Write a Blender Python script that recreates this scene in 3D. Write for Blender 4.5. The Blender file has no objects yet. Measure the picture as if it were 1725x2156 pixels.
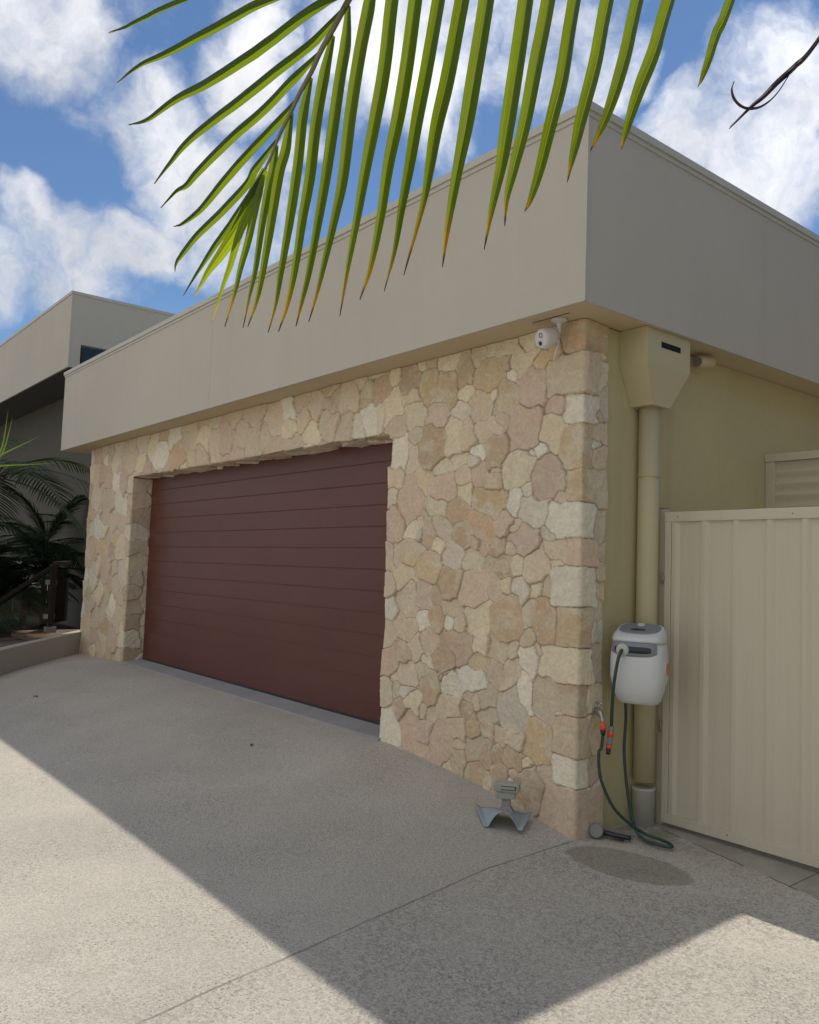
import bpy, bmesh, math, random
import numpy as np
from mathutils import Vector, Matrix
random.seed(7); rng=np.random.RandomState(11)
sc=bpy.context.scene; C=sc.collection
# ---------------------------------------------------------------- camera
cd=bpy.data.cameras.new('camera'); cam=bpy.data.objects.new('camera',cd); C.objects.link(cam); sc.camera=cam
Rv=Vector((0.62985,0.77592,0.03530)); Uv=Vector((0.03082,-0.07038,0.99704)); Fv=Vector((-0.77611,0.62690,0.06824))
M=Matrix((Rv,Uv,-Fv)).transposed().to_4x4(); M.translation=Vector((3.2397,-3.9422,1.55)); cam.matrix_world=M
cd.sensor_fit='HORIZONTAL'; cd.sensor_width=36; cd.lens=36*1758.9/1725; cd.clip_start=.05; cd.clip_end=600
sc.render.resolution_x=819; sc.render.resolution_y=1024
# ---------------------------------------------------------------- light, sky, exposure
SD=Vector((-0.205,0.402,1.0)).normalized()          # towards the sun
SUN=2.0; SKY=.058; CLOUD=.73
sc.view_settings.view_transform='Standard'; sc.view_settings.look='None'; sc.view_settings.gamma=1; sc.view_settings.exposure=0.66
sl=bpy.data.lights.new('sun','SUN'); sl.energy=SUN; sl.angle=math.radians(.6); sl.color=(1,.95,.87)
so=bpy.data.objects.new('sun',sl); C.objects.link(so); so.rotation_euler=SD.to_track_quat('Z','Y').to_euler()
w=bpy.data.worlds.new('World'); sc.world=w; w.use_nodes=True; nt=w.node_tree; N=nt.nodes; Lk=nt.links; N.clear()
def nn(t,**k):
    n=N.new(t)
    for a,b in k.items(): setattr(n,a,b)
    return n
sky=nn('ShaderNodeTexSky',sky_type='NISHITA',sun_disc=False,sun_elevation=math.asin(SD.z),sun_rotation=math.atan2(SD.x,SD.y),altitude=0,air_density=1.0,dust_density=.1,ozone_density=3.0)
tc=nn('ShaderNodeTexCoord')
BLOBS=[(-.914,.261,.311,150),(-.879,.323,.35,90),(-.911,.214,.353,90),(-.836,.202,.511,120),(-.838,.173,.517,110),(-.827,.311,.468,120),(-.835,.365,.412,130),(-.84,.405,.361,130),(-.806,.438,.398,90),(-.774,.459,.437,60),(-.76,.388,.521,110),(-.671,.512,.537,210),(-.612,.559,.56,190),(-.571,.622,.536,160),(-.543,.666,.511,120),(-.633,.491,.599,230),(-.421,.778,.467,210),(-.481,.744,.464,120),(-.398,.81,.43,110),(-.376,.774,.51,110),(-.449,.783,.43,130),(-.94,.171,.294,150)]
# warped direction so that the clouds get torn edges
def math_(op,a,b=None,c=None,clamp=False):
    m=nn('ShaderNodeMath',operation=op); m.use_clamp=clamp
    for i,v in enumerate((a,b,c)):
        if v is None: continue
        if isinstance(v,(int,float)): m.inputs[i].default_value=v
        else: Lk.new(v,m.inputs[i])
    return m.outputs[0]
nz=nn('ShaderNodeTexNoise'); nz.inputs['Scale'].default_value=7; nz.inputs['Detail'].default_value=5; nz.inputs['Roughness'].default_value=.55
Lk.new(tc.outputs['Generated'],nz.inputs['Vector'])
wv=nn('ShaderNodeVectorMath',operation='MULTIPLY_ADD'); Lk.new(nz.outputs['Color'],wv.inputs[0]); wv.inputs[1].default_value=(.17,.17,.17)
sb=nn('ShaderNodeVectorMath',operation='SUBTRACT'); Lk.new(tc.outputs['Generated'],sb.inputs[0]); sb.inputs[1].default_value=(.085,.085,.085)
Lk.new(sb.outputs[0],wv.inputs[2])
nrm=nn('ShaderNodeVectorMath',operation='NORMALIZE'); Lk.new(wv.outputs[0],nrm.inputs[0])
acc=None
for x,y,z,r in BLOBS:
    v=Vector((x,y,z)).normalized(); a=r/1759.
    dt=nn('ShaderNodeVectorMath',operation='DOT_PRODUCT'); Lk.new(nrm.outputs[0],dt.inputs[0]); dt.inputs[1].default_value=v
    mr=nn('ShaderNodeMapRange',interpolation_type='SMOOTHSTEP'); Lk.new(dt.outputs['Value'],mr.inputs[0])
    mr.inputs[1].default_value=math.cos(a*1.22); mr.inputs[2].default_value=math.cos(a*.1)
    acc=mr.outputs[0] if acc is None else math_('MAXIMUM',acc,mr.outputs[0])
n2=nn('ShaderNodeTexNoise'); n2.inputs['Scale'].default_value=6.5; n2.inputs['Detail'].default_value=9; n2.inputs['Roughness'].default_value=.64; Lk.new(wv.outputs[0],n2.inputs['Vector'])
# unseen clouds added out of view, thickest behind the camera as fill light
n3=nn('ShaderNodeTexNoise'); n3.inputs['Scale'].default_value=2.3; n3.inputs['Detail'].default_value=2; Lk.new(tc.outputs['Generated'],n3.inputs['Vector'])
fd=nn('ShaderNodeVectorMath',operation='DOT_PRODUCT'); Lk.new(tc.outputs['Generated'],fd.inputs[0]); fd.inputs[1].default_value=Vector((-.70,.50,.46)).normalized()
fr=nn('ShaderNodeMapRange',interpolation_type='SMOOTHSTEP'); Lk.new(fd.outputs['Value'],fr.inputs[0]); fr.inputs[1].default_value=.80; fr.inputs[2].default_value=.60
oth=math_('MULTIPLY',math_('MULTIPLY',n3.outputs[0],2.3),fr.outputs[0])
bk=nn('ShaderNodeVectorMath',operation='DOT_PRODUCT'); Lk.new(tc.outputs['Generated'],bk.inputs[0]); bk.inputs[1].default_value=Vector((-.45,-.85,.25)).normalized()
bf=nn('ShaderNodeMapRange',interpolation_type='SMOOTHSTEP'); Lk.new(bk.outputs['Value'],bf.inputs[0]); bf.inputs[1].default_value=-.1; bf.inputs[2].default_value=.55; bf.inputs[3].default_value=.35
oth=math_('MULTIPLY',oth,bf.outputs[0])
acc=math_('ADD',acc,oth)
den=math_('ADD',math_('MULTIPLY',acc,1.15),math_('MULTIPLY',math_('SUBTRACT',n2.outputs[0],.5),2.7))
cr=nn('ShaderNodeMapRange',interpolation_type='SMOOTHSTEP'); Lk.new(den,cr.inputs[0]); cr.inputs[1].default_value=.30; cr.inputs[2].default_value=1.55
n4=nn('ShaderNodeTexNoise'); n4.inputs['Scale'].default_value=9; n4.inputs['Detail'].default_value=6; Lk.new(wv.outputs[0],n4.inputs['Vector'])
sh=nn('ShaderNodeMapRange'); Lk.new(n4.outputs[0],sh.inputs[0]); sh.inputs[1].default_value=.35; sh.inputs[2].default_value=.65; sh.inputs[3].default_value=.78; sh.inputs[4].default_value=1.0
# clouds near the sun are brighter
sd_=nn('ShaderNodeVectorMath',operation='DOT_PRODUCT'); Lk.new(tc.outputs['Generated'],sd_.inputs[0]); sd_.inputs[1].default_value=SD
gl=nn('ShaderNodeMapRange'); Lk.new(sd_.outputs['Value'],gl.inputs[0]); gl.inputs[1].default_value=.55; gl.inputs[2].default_value=1.0; gl.inputs[3].default_value=.80; gl.inputs[4].default_value=1.25
cs=math_('MULTIPLY',math_('MULTIPLY',sh.outputs[0],gl.outputs[0]),CLOUD)
cc=nn('ShaderNodeVectorMath',operation='SCALE'); cc.inputs[0].default_value=(.95,.955,.98); Lk.new(cs,cc.inputs['Scale'])
tn=nn('ShaderNodeVectorMath',operation='MULTIPLY'); Lk.new(sky.outputs[0],tn.inputs[0]); tn.inputs[1].default_value=(.88,1.0,1.10)
sk=nn('ShaderNodeVectorMath',operation='SCALE'); Lk.new(tn.outputs[0],sk.inputs[0]); sk.inputs['Scale'].default_value=SKY
mx=nn('ShaderNodeMix',data_type='RGBA'); Lk.new(cr.outputs[0],mx.inputs['Factor']); Lk.new(sk.outputs[0],mx.inputs['A']); Lk.new(cc.outputs[0],mx.inputs['B'])
bg=nn('ShaderNodeBackground'); bg.inputs['Strength'].default_value=1; Lk.new(mx.outputs['Result'],bg.inputs[0])
ow=nn('ShaderNodeOutputWorld'); Lk.new(bg.outputs[0],ow.inputs[0])
STONES="""-2.222,2.979,0.059,0.117,0,o;-2.071,2.98,0.123,0.115,0,t;-1.9,3.055,0.082,0.057,0,c;-1.914,2.822,0.109,0.124,10,c;-1.721,2.994,0.131,0.116,0,t;-1.556,3.087,0.047,0.03,0,c;-1.458,3.092,0.065,0.038,0,b;-1.276,3.071,0.117,0.068,0,c;-1.499,2.928,0.095,0.129,0,o;-1.283,2.874,0.132,0.136,-10,o;-1.083,2.976,0.096,0.133,-25,t;-0.936,3.061,0.1,0.055,0,b;-0.804,3.082,0.076,0.044,0,c;-0.689,3.046,0.093,0.049,0,c;-0.84,2.906,0.139,0.118,10,o;-0.691,2.96,0.053,0.058,0,t;-0.477,3.058,0.082,0.057,0,c;-0.544,2.953,0.108,0.095,20,c;-0.623,2.871,0.052,0.038,0,w;-0.297,3.092,0.089,0.051,0,c;-0.292,2.918,0.13,0.05,-10,o;0.038,3.019,0.181,0.103,0,T;-0.119,2.958,0.028,0.027,0,b;-0.419,2.746,0.123,0.144,5,p;-0.111,2.794,0.194,0.129,0,B;0.127,2.917,0.082,0.035,0,c;0.157,2.834,0.069,0.053,0,g;0.112,2.729,0.041,0.079,0,g;-0.223,2.614,0.083,0.083,0,p;-0.015,2.568,0.142,0.097,0,W;0.176,2.634,0.048,0.114,0,g;0.118,2.537,0.068,0.044,0,t;-0.67,2.717,0.112,0.125,25,t;-0.906,2.69,0.098,0.129,0,b;-0.79,2.753,0.041,0.039,0,w;-1.074,2.793,0.074,0.041,0,c;-1.1,2.695,0.096,0.056,0,g;-0.703,2.568,0.08,0.043,0,b;-0.497,2.488,0.14,0.138,0,p;-0.544,2.643,0.064,0.017,0,w;-0.242,2.434,0.11,0.112,0,c;-0.052,2.338,0.126,0.137,0,O;0.142,2.427,0.082,0.07,0,b;0.117,2.358,0.054,0.039,0,w;0.161,2.272,0.075,0.07,0,b;-1.655,2.723,0.128,0.12,15,c;-1.366,2.682,0.108,0.1,0,p;-2.197,2.744,0.078,0.128,0,w;-2.057,2.784,0.075,0.092,0,c;-1.833,2.668,0.107,0.1,20,b;-1.696,2.848,0.138,0.044,-20,c;-1.808,2.454,0.12,0.132,8,w;-1.619,2.546,0.084,0.038,0,b;-1.635,2.387,0.085,0.14,15,b;-1.402,2.441,0.144,0.157,0,t;-1.187,2.493,0.098,0.133,0,c;-1.061,2.5,0.066,0.111,0,b;-0.838,2.525,0.138,0.073,0,b;-0.755,2.354,0.108,0.134,10,t;-0.912,2.367,0.07,0.025,0,w;-0.973,2.318,0.05,0.03,0,g;-1.277,2.296,0.116,0.051,30,c;-1.128,2.345,0.089,0.05,0,c;-0.563,2.225,0.146,0.13,10,c;-0.343,2.345,0.06,0.054,0,w;-0.236,2.304,0.046,0.02,0,c;-0.426,2.32,0.031,0.023,0,w;-0.281,2.161,0.146,0.129,0,p;-0.455,2.09,0.037,0.055,0,w;0.039,2.098,0.167,0.095,0,O;-1.51,2.218,0.106,0.106,-10,b;-1.866,2.251,0.086,0.075,0,b;-1.887,2.096,0.081,0.083,0,c;-1.286,2.154,0.147,0.108,0,p;-1.077,2.212,0.088,0.06,0,b;-1.065,2.097,0.087,0.065,0,c;-0.899,2.2,0.084,0.078,0,p;-0.767,2.168,0.081,0.057,0,b;-0.75,2.248,0.054,0.029,0,g;-0.806,2.031,0.19,0.079,0,o;-0.566,2.021,0.061,0.088,0,w;-0.368,1.95,0.144,0.083,0,g;-0.171,2.022,0.057,0.026,0,p;-1.654,2.067,0.169,0.139,0,p;-1.34,2.002,0.117,0.074,0,c;-1.126,1.97,0.126,0.075,0,t;-0.09,1.887,0.174,0.11,0,W;-1.849,1.888,0.124,0.136,0,p;-1.638,1.841,0.076,0.074,0,c;-1.52,1.808,0.041,0.052,0,g;-1.516,1.881,0.041,0.037,0,b;-1.433,1.828,0.08,0.134,0,t;-1.334,1.898,0.094,0.051,0,b;-1.246,1.836,0.076,0.066,0,g;-1.081,1.814,0.105,0.089,0,t;-0.864,1.85,0.124,0.11,0,t;-0.676,1.875,0.076,0.084,0,p;-0.558,1.831,0.051,0.037,0,b;-0.471,1.762,0.142,0.091,0,p;-0.256,1.8,0.075,0.053,0,g;-0.214,1.708,0.114,0.061,0,b;0.015,1.688,0.127,0.087,0,P;0.178,1.699,0.048,0.052,0,b;0.16,1.836,0.068,0.086,0,b;-1.894,1.626,0.068,0.114,0,b;-1.79,1.649,0.061,0.097,0,b;-1.613,1.672,0.134,0.095,20,o;-1.309,1.725,0.077,0.056,0,c;-1.398,1.571,0.174,0.112,-20,o;-1.184,1.466,0.142,0.119,20,t;-1.154,1.645,0.104,0.094,-30,g;-0.951,1.628,0.105,0.058,-20,c;-0.843,1.711,0.055,0.048,0,p;-0.955,1.735,0.085,0.044,0,b;-0.722,1.706,0.079,0.061,0,t;-0.567,1.707,0.076,0.05,0,b;-0.758,1.607,0.08,0.047,0,t;-0.626,1.577,0.083,0.078,0,t;-0.531,1.598,0.056,0.086,0,c;-0.355,1.583,0.119,0.08,0,b;-0.192,1.613,0.057,0.035,0,b;-0.053,1.484,0.167,0.127,0,W;0.168,1.578,0.054,0.06,0,b;0.165,1.458,0.061,0.056,0,b;0.176,1.339,0.054,0.06,0,g;-0.929,1.418,0.139,0.143,25,p;-0.737,1.425,0.066,0.093,0,b;-0.621,1.458,0.045,0.055,0,c;-0.495,1.445,0.093,0.05,0,g;-0.361,1.454,0.045,0.034,0,c;-0.262,1.463,0.052,0.078,0,b;-1.882,1.42,0.08,0.086,0,p;-1.671,1.502,0.132,0.063,0,c;-1.845,1.249,0.097,0.075,0,w;-1.644,1.314,0.134,0.126,0,b;-1.448,1.365,0.096,0.102,0,p;-1.322,1.38,0.054,0.07,0,t;-1.151,1.28,0.089,0.059,0,b;-1.306,1.2,0.08,0.09,0,t;-1.446,1.18,0.061,0.066,0,w;-1.877,1.054,0.074,0.107,0,b;-1.667,1.113,0.16,0.073,0,b;-0.879,1.23,0.137,0.109,0,c;-0.609,1.244,0.143,0.15,0,t;-0.427,1.287,0.039,0.098,0,b;-0.422,1.136,0.058,0.049,0,t;-0.274,1.254,0.106,0.16,0,t;-0.041,1.238,0.133,0.121,0,O;0.133,1.195,0.053,0.059,0,g;0.206,1.219,0.034,0.056,0,w;-1.058,1.178,0.072,0.058,0,b;-1.161,1.181,0.052,0.039,0,w;-1.391,1.033,0.078,0.085,0,b;-1.524,0.98,0.057,0.092,0,b;-1.654,0.926,0.1,0.073,0,t;-1.054,1.034,0.151,0.101,-20,p;-0.843,1.063,0.088,0.075,0,c;-0.683,1.031,0.097,0.073,0,b;-0.542,1.045,0.044,0.063,0,b;-1.212,0.96,0.142,0.103,0,t;-1.391,0.901,0.055,0.04,0,c;-1.847,0.832,0.105,0.106,0,p;-1.613,0.775,0.124,0.09,0,b;-1.779,0.734,0.043,0.031,0,c;-0.407,1.006,0.108,0.075,0,w;-0.307,1.064,0.052,0.028,0,b;-0.103,1.002,0.195,0.107,0,C;0.159,1.025,0.064,0.127,0,g;-0.838,0.932,0.101,0.065,-20,o;-0.703,0.892,0.098,0.078,-20,t;-0.563,0.926,0.081,0.072,0,b;-0.917,0.82,0.152,0.083,-20,w;-1.113,0.766,0.116,0.088,-25,w;-1.351,0.706,0.108,0.139,15,t;-1.218,0.831,0.06,0.024,0,b;-1.451,0.824,0.064,0.05,0,b;-0.435,0.809,0.048,0.131,0,w;-1.859,0.609,0.084,0.114,0,c;-1.747,0.645,0.051,0.062,0,b;-1.819,0.36,0.139,0.127,0,w;-1.621,0.651,0.091,0.046,0,w;-1.519,0.584,0.089,0.081,0,c;-1.697,0.506,0.084,0.051,0,t;-1.574,0.392,0.122,0.109,0,p;-1.396,0.382,0.078,0.079,0,p;-1.436,0.545,0.047,0.055,0,b;-1.325,0.522,0.069,0.049,0,b;-1.221,0.587,0.057,0.087,0,b;-1.105,0.614,0.084,0.076,0,b;-0.975,0.605,0.07,0.066,0,t;-1.225,0.334,0.119,0.143,0,p;-1.054,0.46,0.088,0.076,0,b;-1.035,0.368,0.064,0.024,0,b;-1.453,0.262,0.071,0.05,0,b;-1.03,0.255,0.085,0.094,15,t;-1.143,0.194,0.058,0.047,0,b;-0.841,0.348,0.134,0.091,0,t;-0.887,0.497,0.075,0.072,0,o;-0.752,0.502,0.079,0.068,0,o;-0.775,0.709,0.099,0.064,0,b;-0.86,0.688,0.038,0.065,0,b;-0.744,0.599,0.112,0.041,-10,b;-0.951,0.694,0.042,0.047,0,b;-0.543,0.671,0.136,0.133,-20,g;-0.647,0.492,0.057,0.058,0,b;-0.509,0.473,0.086,0.053,0,c;-0.668,0.371,0.058,0.058,0,t;-0.518,0.365,0.104,0.066,0,t;-0.296,0.511,0.121,0.126,0,o;-0.254,0.796,0.123,0.153,0,b;-0.165,0.719,0.061,0.038,0,w;-0.041,0.804,0.114,0.091,0,T;0.126,0.81,0.073,0.088,0,c;-0.044,0.588,0.15,0.119,0,B;0.139,0.584,0.04,0.117,0,b;-0.043,0.367,0.137,0.099,0,W;0.127,0.369,0.042,0.1,0,b;-0.042,0.149,0.212,0.152,0,P;-0.243,0.33,0.073,0.067,0,b;-0.395,0.363,0.047,0.039,0,c;-0.637,0.217,0.082,0.106,0,t;-0.513,0.278,0.043,0.037,0,b;-0.529,0.213,0.052,0.028,0,w;-0.369,0.223,0.127,0.119,0,t;-0.861,0.206,0.094,0.069,0,t;-0.725,0.179,0.049,0.054,0,c;-0.544,0.087,0.099,0.078,0,t"""
RACHIS=[[0.9703,-2.7376,2.7746],[1.0005,-2.7378,2.7949],[1.0328,-2.7372,2.8303],[1.0602,-2.7407,2.8493],[1.1051,-2.7277,2.9134],[1.1381,-2.7258,2.9464],[1.1828,-2.7122,3.0043],[1.2205,-2.7062,3.0532],[1.2635,-2.6942,3.105],[1.3119,-2.6771,3.1742],[1.3873,-2.6856,3.1927],[1.4658,-2.6901,3.2117],[1.5585,-2.6798,3.2551],[1.704,-2.6086,3.3403],[1.8781,-2.525,3.3802],[2.0604,-2.4256,3.3674],[2.2614,-2.2973,3.3029],[2.4181,-2.2164,3.169],[2.5898,-2.1072,2.9457]]
LEAVES=[
('l',0.0220,[[1.5493,-2.6912,3.2546],[1.2856,-2.8319,3.2514],[0.9267,-3.0339,3.2086],[0.8226,-3.0928,3.1833],[0.7626,-3.127,3.167],[0.7142,-3.1563,3.1589]]),
('l',0.0375,[[1.4397,-2.7206,3.1952],[1.3062,-2.786,3.1941],[1.1277,-2.8751,3.1776],[0.9909,-2.9407,3.142],[0.8505,-3.0113,3.1047],[0.7481,-3.0658,3.0806],[0.6647,-3.1053,3.0427]]),
('l',0.0436,[[1.3747,-2.6991,3.1742],[1.2649,-2.7508,3.1641],[1.1071,-2.8148,3.1064],[1.0235,-2.8499,3.0731],[0.8979,-2.9078,3.0286],[0.7894,-2.9622,2.9967],[0.6863,-3.0107,2.9515],[0.6217,-3.0481,2.944]]),
('l',0.0395,[[1.3029,-2.6864,3.1566],[1.1947,-2.7202,3.1014],[1.0903,-2.7604,3.0573],[0.9601,-2.8122,2.9975],[0.8488,-2.8595,2.9463],[0.7438,-2.9033,2.8906],[0.6722,-2.927,2.8366],[0.6087,-2.9471,2.7848]]),
('l',0.0361,[[1.2199,-2.7075,3.0569],[1.1237,-2.7355,3.0177],[1.0054,-2.7669,2.9563],[0.8811,-2.8084,2.8994],[0.743,-2.8522,2.822],[0.6828,-2.8699,2.7829],[0.6444,-2.8862,2.7676],[0.5772,-2.9087,2.7258]]),
('l',0.0340,[[1.1381,-2.7258,2.9464],[1.027,-2.745,2.9001],[0.8977,-2.7708,2.8424],[0.7783,-2.7934,2.7791],[0.6739,-2.8142,2.7193],[0.6006,-2.837,2.6885],[0.5603,-2.8541,2.6824]]),
('l',0.0318,[[1.0602,-2.7407,2.8493],[0.9403,-2.7564,2.7914],[0.8835,-2.7584,2.7541],[0.7641,-2.7818,2.6959],[0.6579,-2.8073,2.6459],[0.5718,-2.8235,2.5939],[0.539,-2.8277,2.5704],[0.5173,-2.8215,2.5447]]),
('l',0.0284,[[0.9731,-2.7353,2.7853],[0.8771,-2.7373,2.7337],[0.7535,-2.7441,2.6645],[0.6529,-2.7533,2.6066],[0.5666,-2.7596,2.5508],[0.4697,-2.7674,2.4846]]),
('t',0.0428,[[0.9354,-2.7191,2.7934],[0.8353,-2.714,2.7181],[0.7519,-2.7149,2.6561],[0.6609,-2.7252,2.5958],[0.5837,-2.7356,2.5434],[0.5036,-2.7408,2.4783]]),
('t',0.0242,[[0.9295,-2.7237,2.7689],[0.8597,-2.7174,2.7091],[0.7784,-2.7154,2.6407],[0.6931,-2.7027,2.553],[0.6262,-2.6972,2.4852],[0.5395,-2.6865,2.3891]]),
('r',0.0204,[[0.9673,-2.7396,2.7585],[0.9314,-2.7412,2.6823],[0.8852,-2.7407,2.5765],[0.8471,-2.7433,2.4944],[0.8142,-2.7432,2.4172],[0.7675,-2.7473,2.3153]]),
('r',0.0240,[[1.0344,-2.7352,2.8304],[1.0098,-2.7324,2.7621],[0.9923,-2.7337,2.7203],[0.9516,-2.7303,2.6078],[0.9101,-2.7234,2.4829],[0.8787,-2.723,2.3983],[0.8448,-2.721,2.3022]]),
('r',0.0263,[[1.1041,-2.7284,2.9095],[1.0741,-2.7248,2.8148],[1.049,-2.7291,2.7531],[1.0182,-2.7272,2.6582],[0.9832,-2.7237,2.5459],[0.9512,-2.7214,2.444],[0.9266,-2.7219,2.3709],[0.894,-2.73,2.2929]]),
('r',0.0284,[[1.1808,-2.7131,2.9892],[1.1496,-2.7154,2.8955],[1.1198,-2.7073,2.7771],[1.0858,-2.7024,2.6517],[1.056,-2.7,2.5461],[1.0252,-2.6987,2.4388],[1.0041,-2.6958,2.359],[0.973,-2.7001,2.2654]]),
('r',0.0304,[[1.2622,-2.6939,3.0877],[1.2289,-2.6977,2.9815],[1.1922,-2.6968,2.8471],[1.1595,-2.6897,2.7069],[1.1265,-2.6896,2.5859],[1.0913,-2.6861,2.4447],[1.0604,-2.6887,2.3371],[1.0317,-2.6974,2.2568]]),
('r',0.0327,[[1.3116,-2.6763,3.1619],[1.295,-2.668,3.0752],[1.2689,-2.6675,2.9758],[1.2361,-2.6642,2.8415],[1.2018,-2.6613,2.7014],[1.166,-2.6611,2.5625],[1.131,-2.6619,2.4287],[1.1027,-2.6664,2.3326],[1.0847,-2.6684,2.2679]]),
('r',0.0322,[[1.4642,-2.6917,3.2081],[1.4379,-2.6903,3.1011],[1.4038,-2.6928,2.975],[1.3652,-2.6909,2.8148],[1.3295,-2.6841,2.6484],[1.3027,-2.6869,2.5489],[1.2696,-2.6923,2.4319],[1.2408,-2.6973,2.33],[1.2151,-2.7041,2.247]]),
('r',0.0325,[[1.5585,-2.6798,3.2551],[1.5172,-2.6733,3.0672],[1.4852,-2.6661,2.9127],[1.4539,-2.6669,2.7869],[1.4163,-2.6697,2.6405],[1.3852,-2.67,2.5108],[1.3531,-2.6712,2.3794],[1.3232,-2.67,2.2474]]),
('r',0.0339,[[1.6532,-2.6651,3.2806],[1.5981,-2.657,3.032],[1.5652,-2.6522,2.8812],[1.5358,-2.6519,2.7585],[1.5031,-2.6552,2.634],[1.4709,-2.6525,2.4892],[1.4384,-2.6553,2.361],[1.4103,-2.665,2.2757]]),
('r',0.0361,[[1.704,-2.6085,3.3381],[1.6328,-2.6062,3.0378],[1.5963,-2.6065,2.8861],[1.5652,-2.6088,2.7628],[1.536,-2.6087,2.6379],[1.5077,-2.61,2.5211],[1.4831,-2.6089,2.4108],[1.4526,-2.6153,2.3011]]),
('r',0.0384,[[1.751,-2.5553,3.3845],[1.6674,-2.5564,3.0431],[1.6226,-2.5581,2.8603],[1.5888,-2.5637,2.7361],[1.5639,-2.563,2.6268],[1.541,-2.5634,2.5294],[1.4875,-2.577,2.3458]]),
('r',0.0392,[[1.8428,-2.566,3.3551],[1.7624,-2.5553,2.9933],[1.7219,-2.5527,2.8173],[1.6942,-2.5517,2.6979],[1.6681,-2.553,2.5924],[1.6344,-2.5522,2.4464],[1.614,-2.5476,2.3425]]),
('r',0.0392,[[1.9067,-2.4919,3.4008],[1.8224,-2.474,3.0002],[1.7846,-2.4681,2.8239],[1.7518,-2.4645,2.6741],[1.7351,-2.4634,2.5997],[1.7078,-2.4662,2.4938],[1.6845,-2.4658,2.3932]]),
('r',0.0356,[[2.0048,-2.4922,3.347],[1.9081,-2.4837,2.9501],[1.8736,-2.4838,2.8152],[1.8394,-2.4833,2.6778],[1.8072,-2.4881,2.5651],[1.7871,-2.4904,2.4918],[1.7758,-2.4838,2.4234]]),
('r',0.0367,[[2.0475,-2.4413,3.3646],[1.9471,-2.4315,2.9543],[1.9096,-2.4264,2.792],[1.878,-2.4306,2.6819],[1.846,-2.4349,2.5691],[1.8224,-2.4411,2.4957],[1.8088,-2.4471,2.4617]]),
('r',0.0356,[[2.1054,-2.371,3.378],[1.9945,-2.3649,2.9609],[1.9605,-2.3621,2.8263],[1.9225,-2.3671,2.6999],[1.9036,-2.3684,2.6328],[1.8895,-2.3695,2.5823],[1.879,-2.3687,2.5396]]),
('r',0.0332,[[2.2008,-2.3727,3.3053],[2.0846,-2.3678,2.9117],[2.0555,-2.3665,2.8095],[2.0259,-2.3706,2.7204],[2.004,-2.3765,2.6624],[1.9833,-2.3844,2.6144],[1.9682,-2.3902,2.5796]]),
('r',0.0342,[[2.2669,-2.2905,3.3032],[2.132,-2.3086,2.9148],[2.0979,-2.3129,2.8124],[2.0658,-2.3231,2.7337],[2.0441,-2.3287,2.6758],[2.0262,-2.3315,2.6221],[2.016,-2.3319,2.5874]]),
('r',0.0232,[[2.3833,-2.2592,3.167],[2.2582,-2.2589,2.8714],[2.2289,-2.264,2.8106],[2.2059,-2.264,2.7528],[2.1906,-2.2653,2.717],[2.181,-2.2671,2.6968]]),
('d',0.0197,[[2.5732,-2.1286,2.9536],[2.4525,-2.2489,2.6871],[2.4216,-2.2814,2.6338],[2.3969,-2.3081,2.5986],[2.3775,-2.3289,2.5681],[2.3575,-2.3507,2.5412],[2.3292,-2.3809,2.4969]]),
('k',0.0054,[[2.4216,-2.2814,2.6338],[2.4126,-2.2904,2.6146],[2.3963,-2.3065,2.5763],[2.3815,-2.3223,2.5532],[2.3671,-2.3389,2.5417],[2.3508,-2.359,2.5408],[2.3394,-2.3746,2.5544],[2.335,-2.3824,2.5764],[2.3384,-2.3802,2.5944]]),
]
# ---------------------------------------------------------------- materials
def mat(name,col,rough=.7,var=0,vscale=3,bump=0,bscale=200,spec=.3,metal=0,coord='Object',var2=0,vscale2=40):
    m=bpy.data.materials.new(name); m.use_nodes=True; t=m.node_tree; b=t.nodes['Principled BSDF']
    b.inputs['Roughness'].default_value=rough; b.inputs['Metallic'].default_value=metal; b.inputs['Specular IOR Level'].default_value=spec
    b.inputs['Base Color'].default_value=(*col,1)
    co=t.nodes.new('ShaderNodeTexCoord').outputs[coord]
    src=None
    for v,s in ((var,vscale),(var2,vscale2)):
        if v:
            n=t.nodes.new('ShaderNodeTexNoise'); n.inputs['Scale'].default_value=s; n.inputs['Detail'].default_value=6; n.inputs['Roughness'].default_value=.6
            t.links.new(co,n.inputs['Vector'])
            r=t.nodes.new('ShaderNodeMapRange'); t.links.new(n.outputs[0],r.inputs[0]); r.inputs[1].default_value=.25; r.inputs[2].default_value=.75; r.inputs[3].default_value=1-v; r.inputs[4].default_value=1+v
            k=t.nodes.new('ShaderNodeVectorMath'); k.operation='SCALE'; t.links.new(r.outputs[0],k.inputs['Scale'])
            if src is None: k.inputs[0].default_value=col
            else: t.links.new(src,k.inputs[0])
            src=k.outputs[0]
    if src is not None: t.links.new(src,b.inputs['Base Color'])
    if bump:
        n=t.nodes.new('ShaderNodeTexNoise'); n.inputs['Scale'].default_value=bscale; n.inputs['Detail'].default_value=4; t.links.new(co,n.inputs['Vector'])
        q=t.nodes.new('ShaderNodeBump'); q.inputs['Strength'].default_value=bump; q.inputs['Distance'].default_value=.003; t.links.new(n.outputs[0],q.inputs['Height']); t.links.new(q.outputs[0],b.inputs['Normal'])
    return m
PAINT=(.50,.455,.375)
mFascia=mat('fascia_paint',PAINT,.75,.05,.6,.25,260,var2=.015,vscale2=9)
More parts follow.
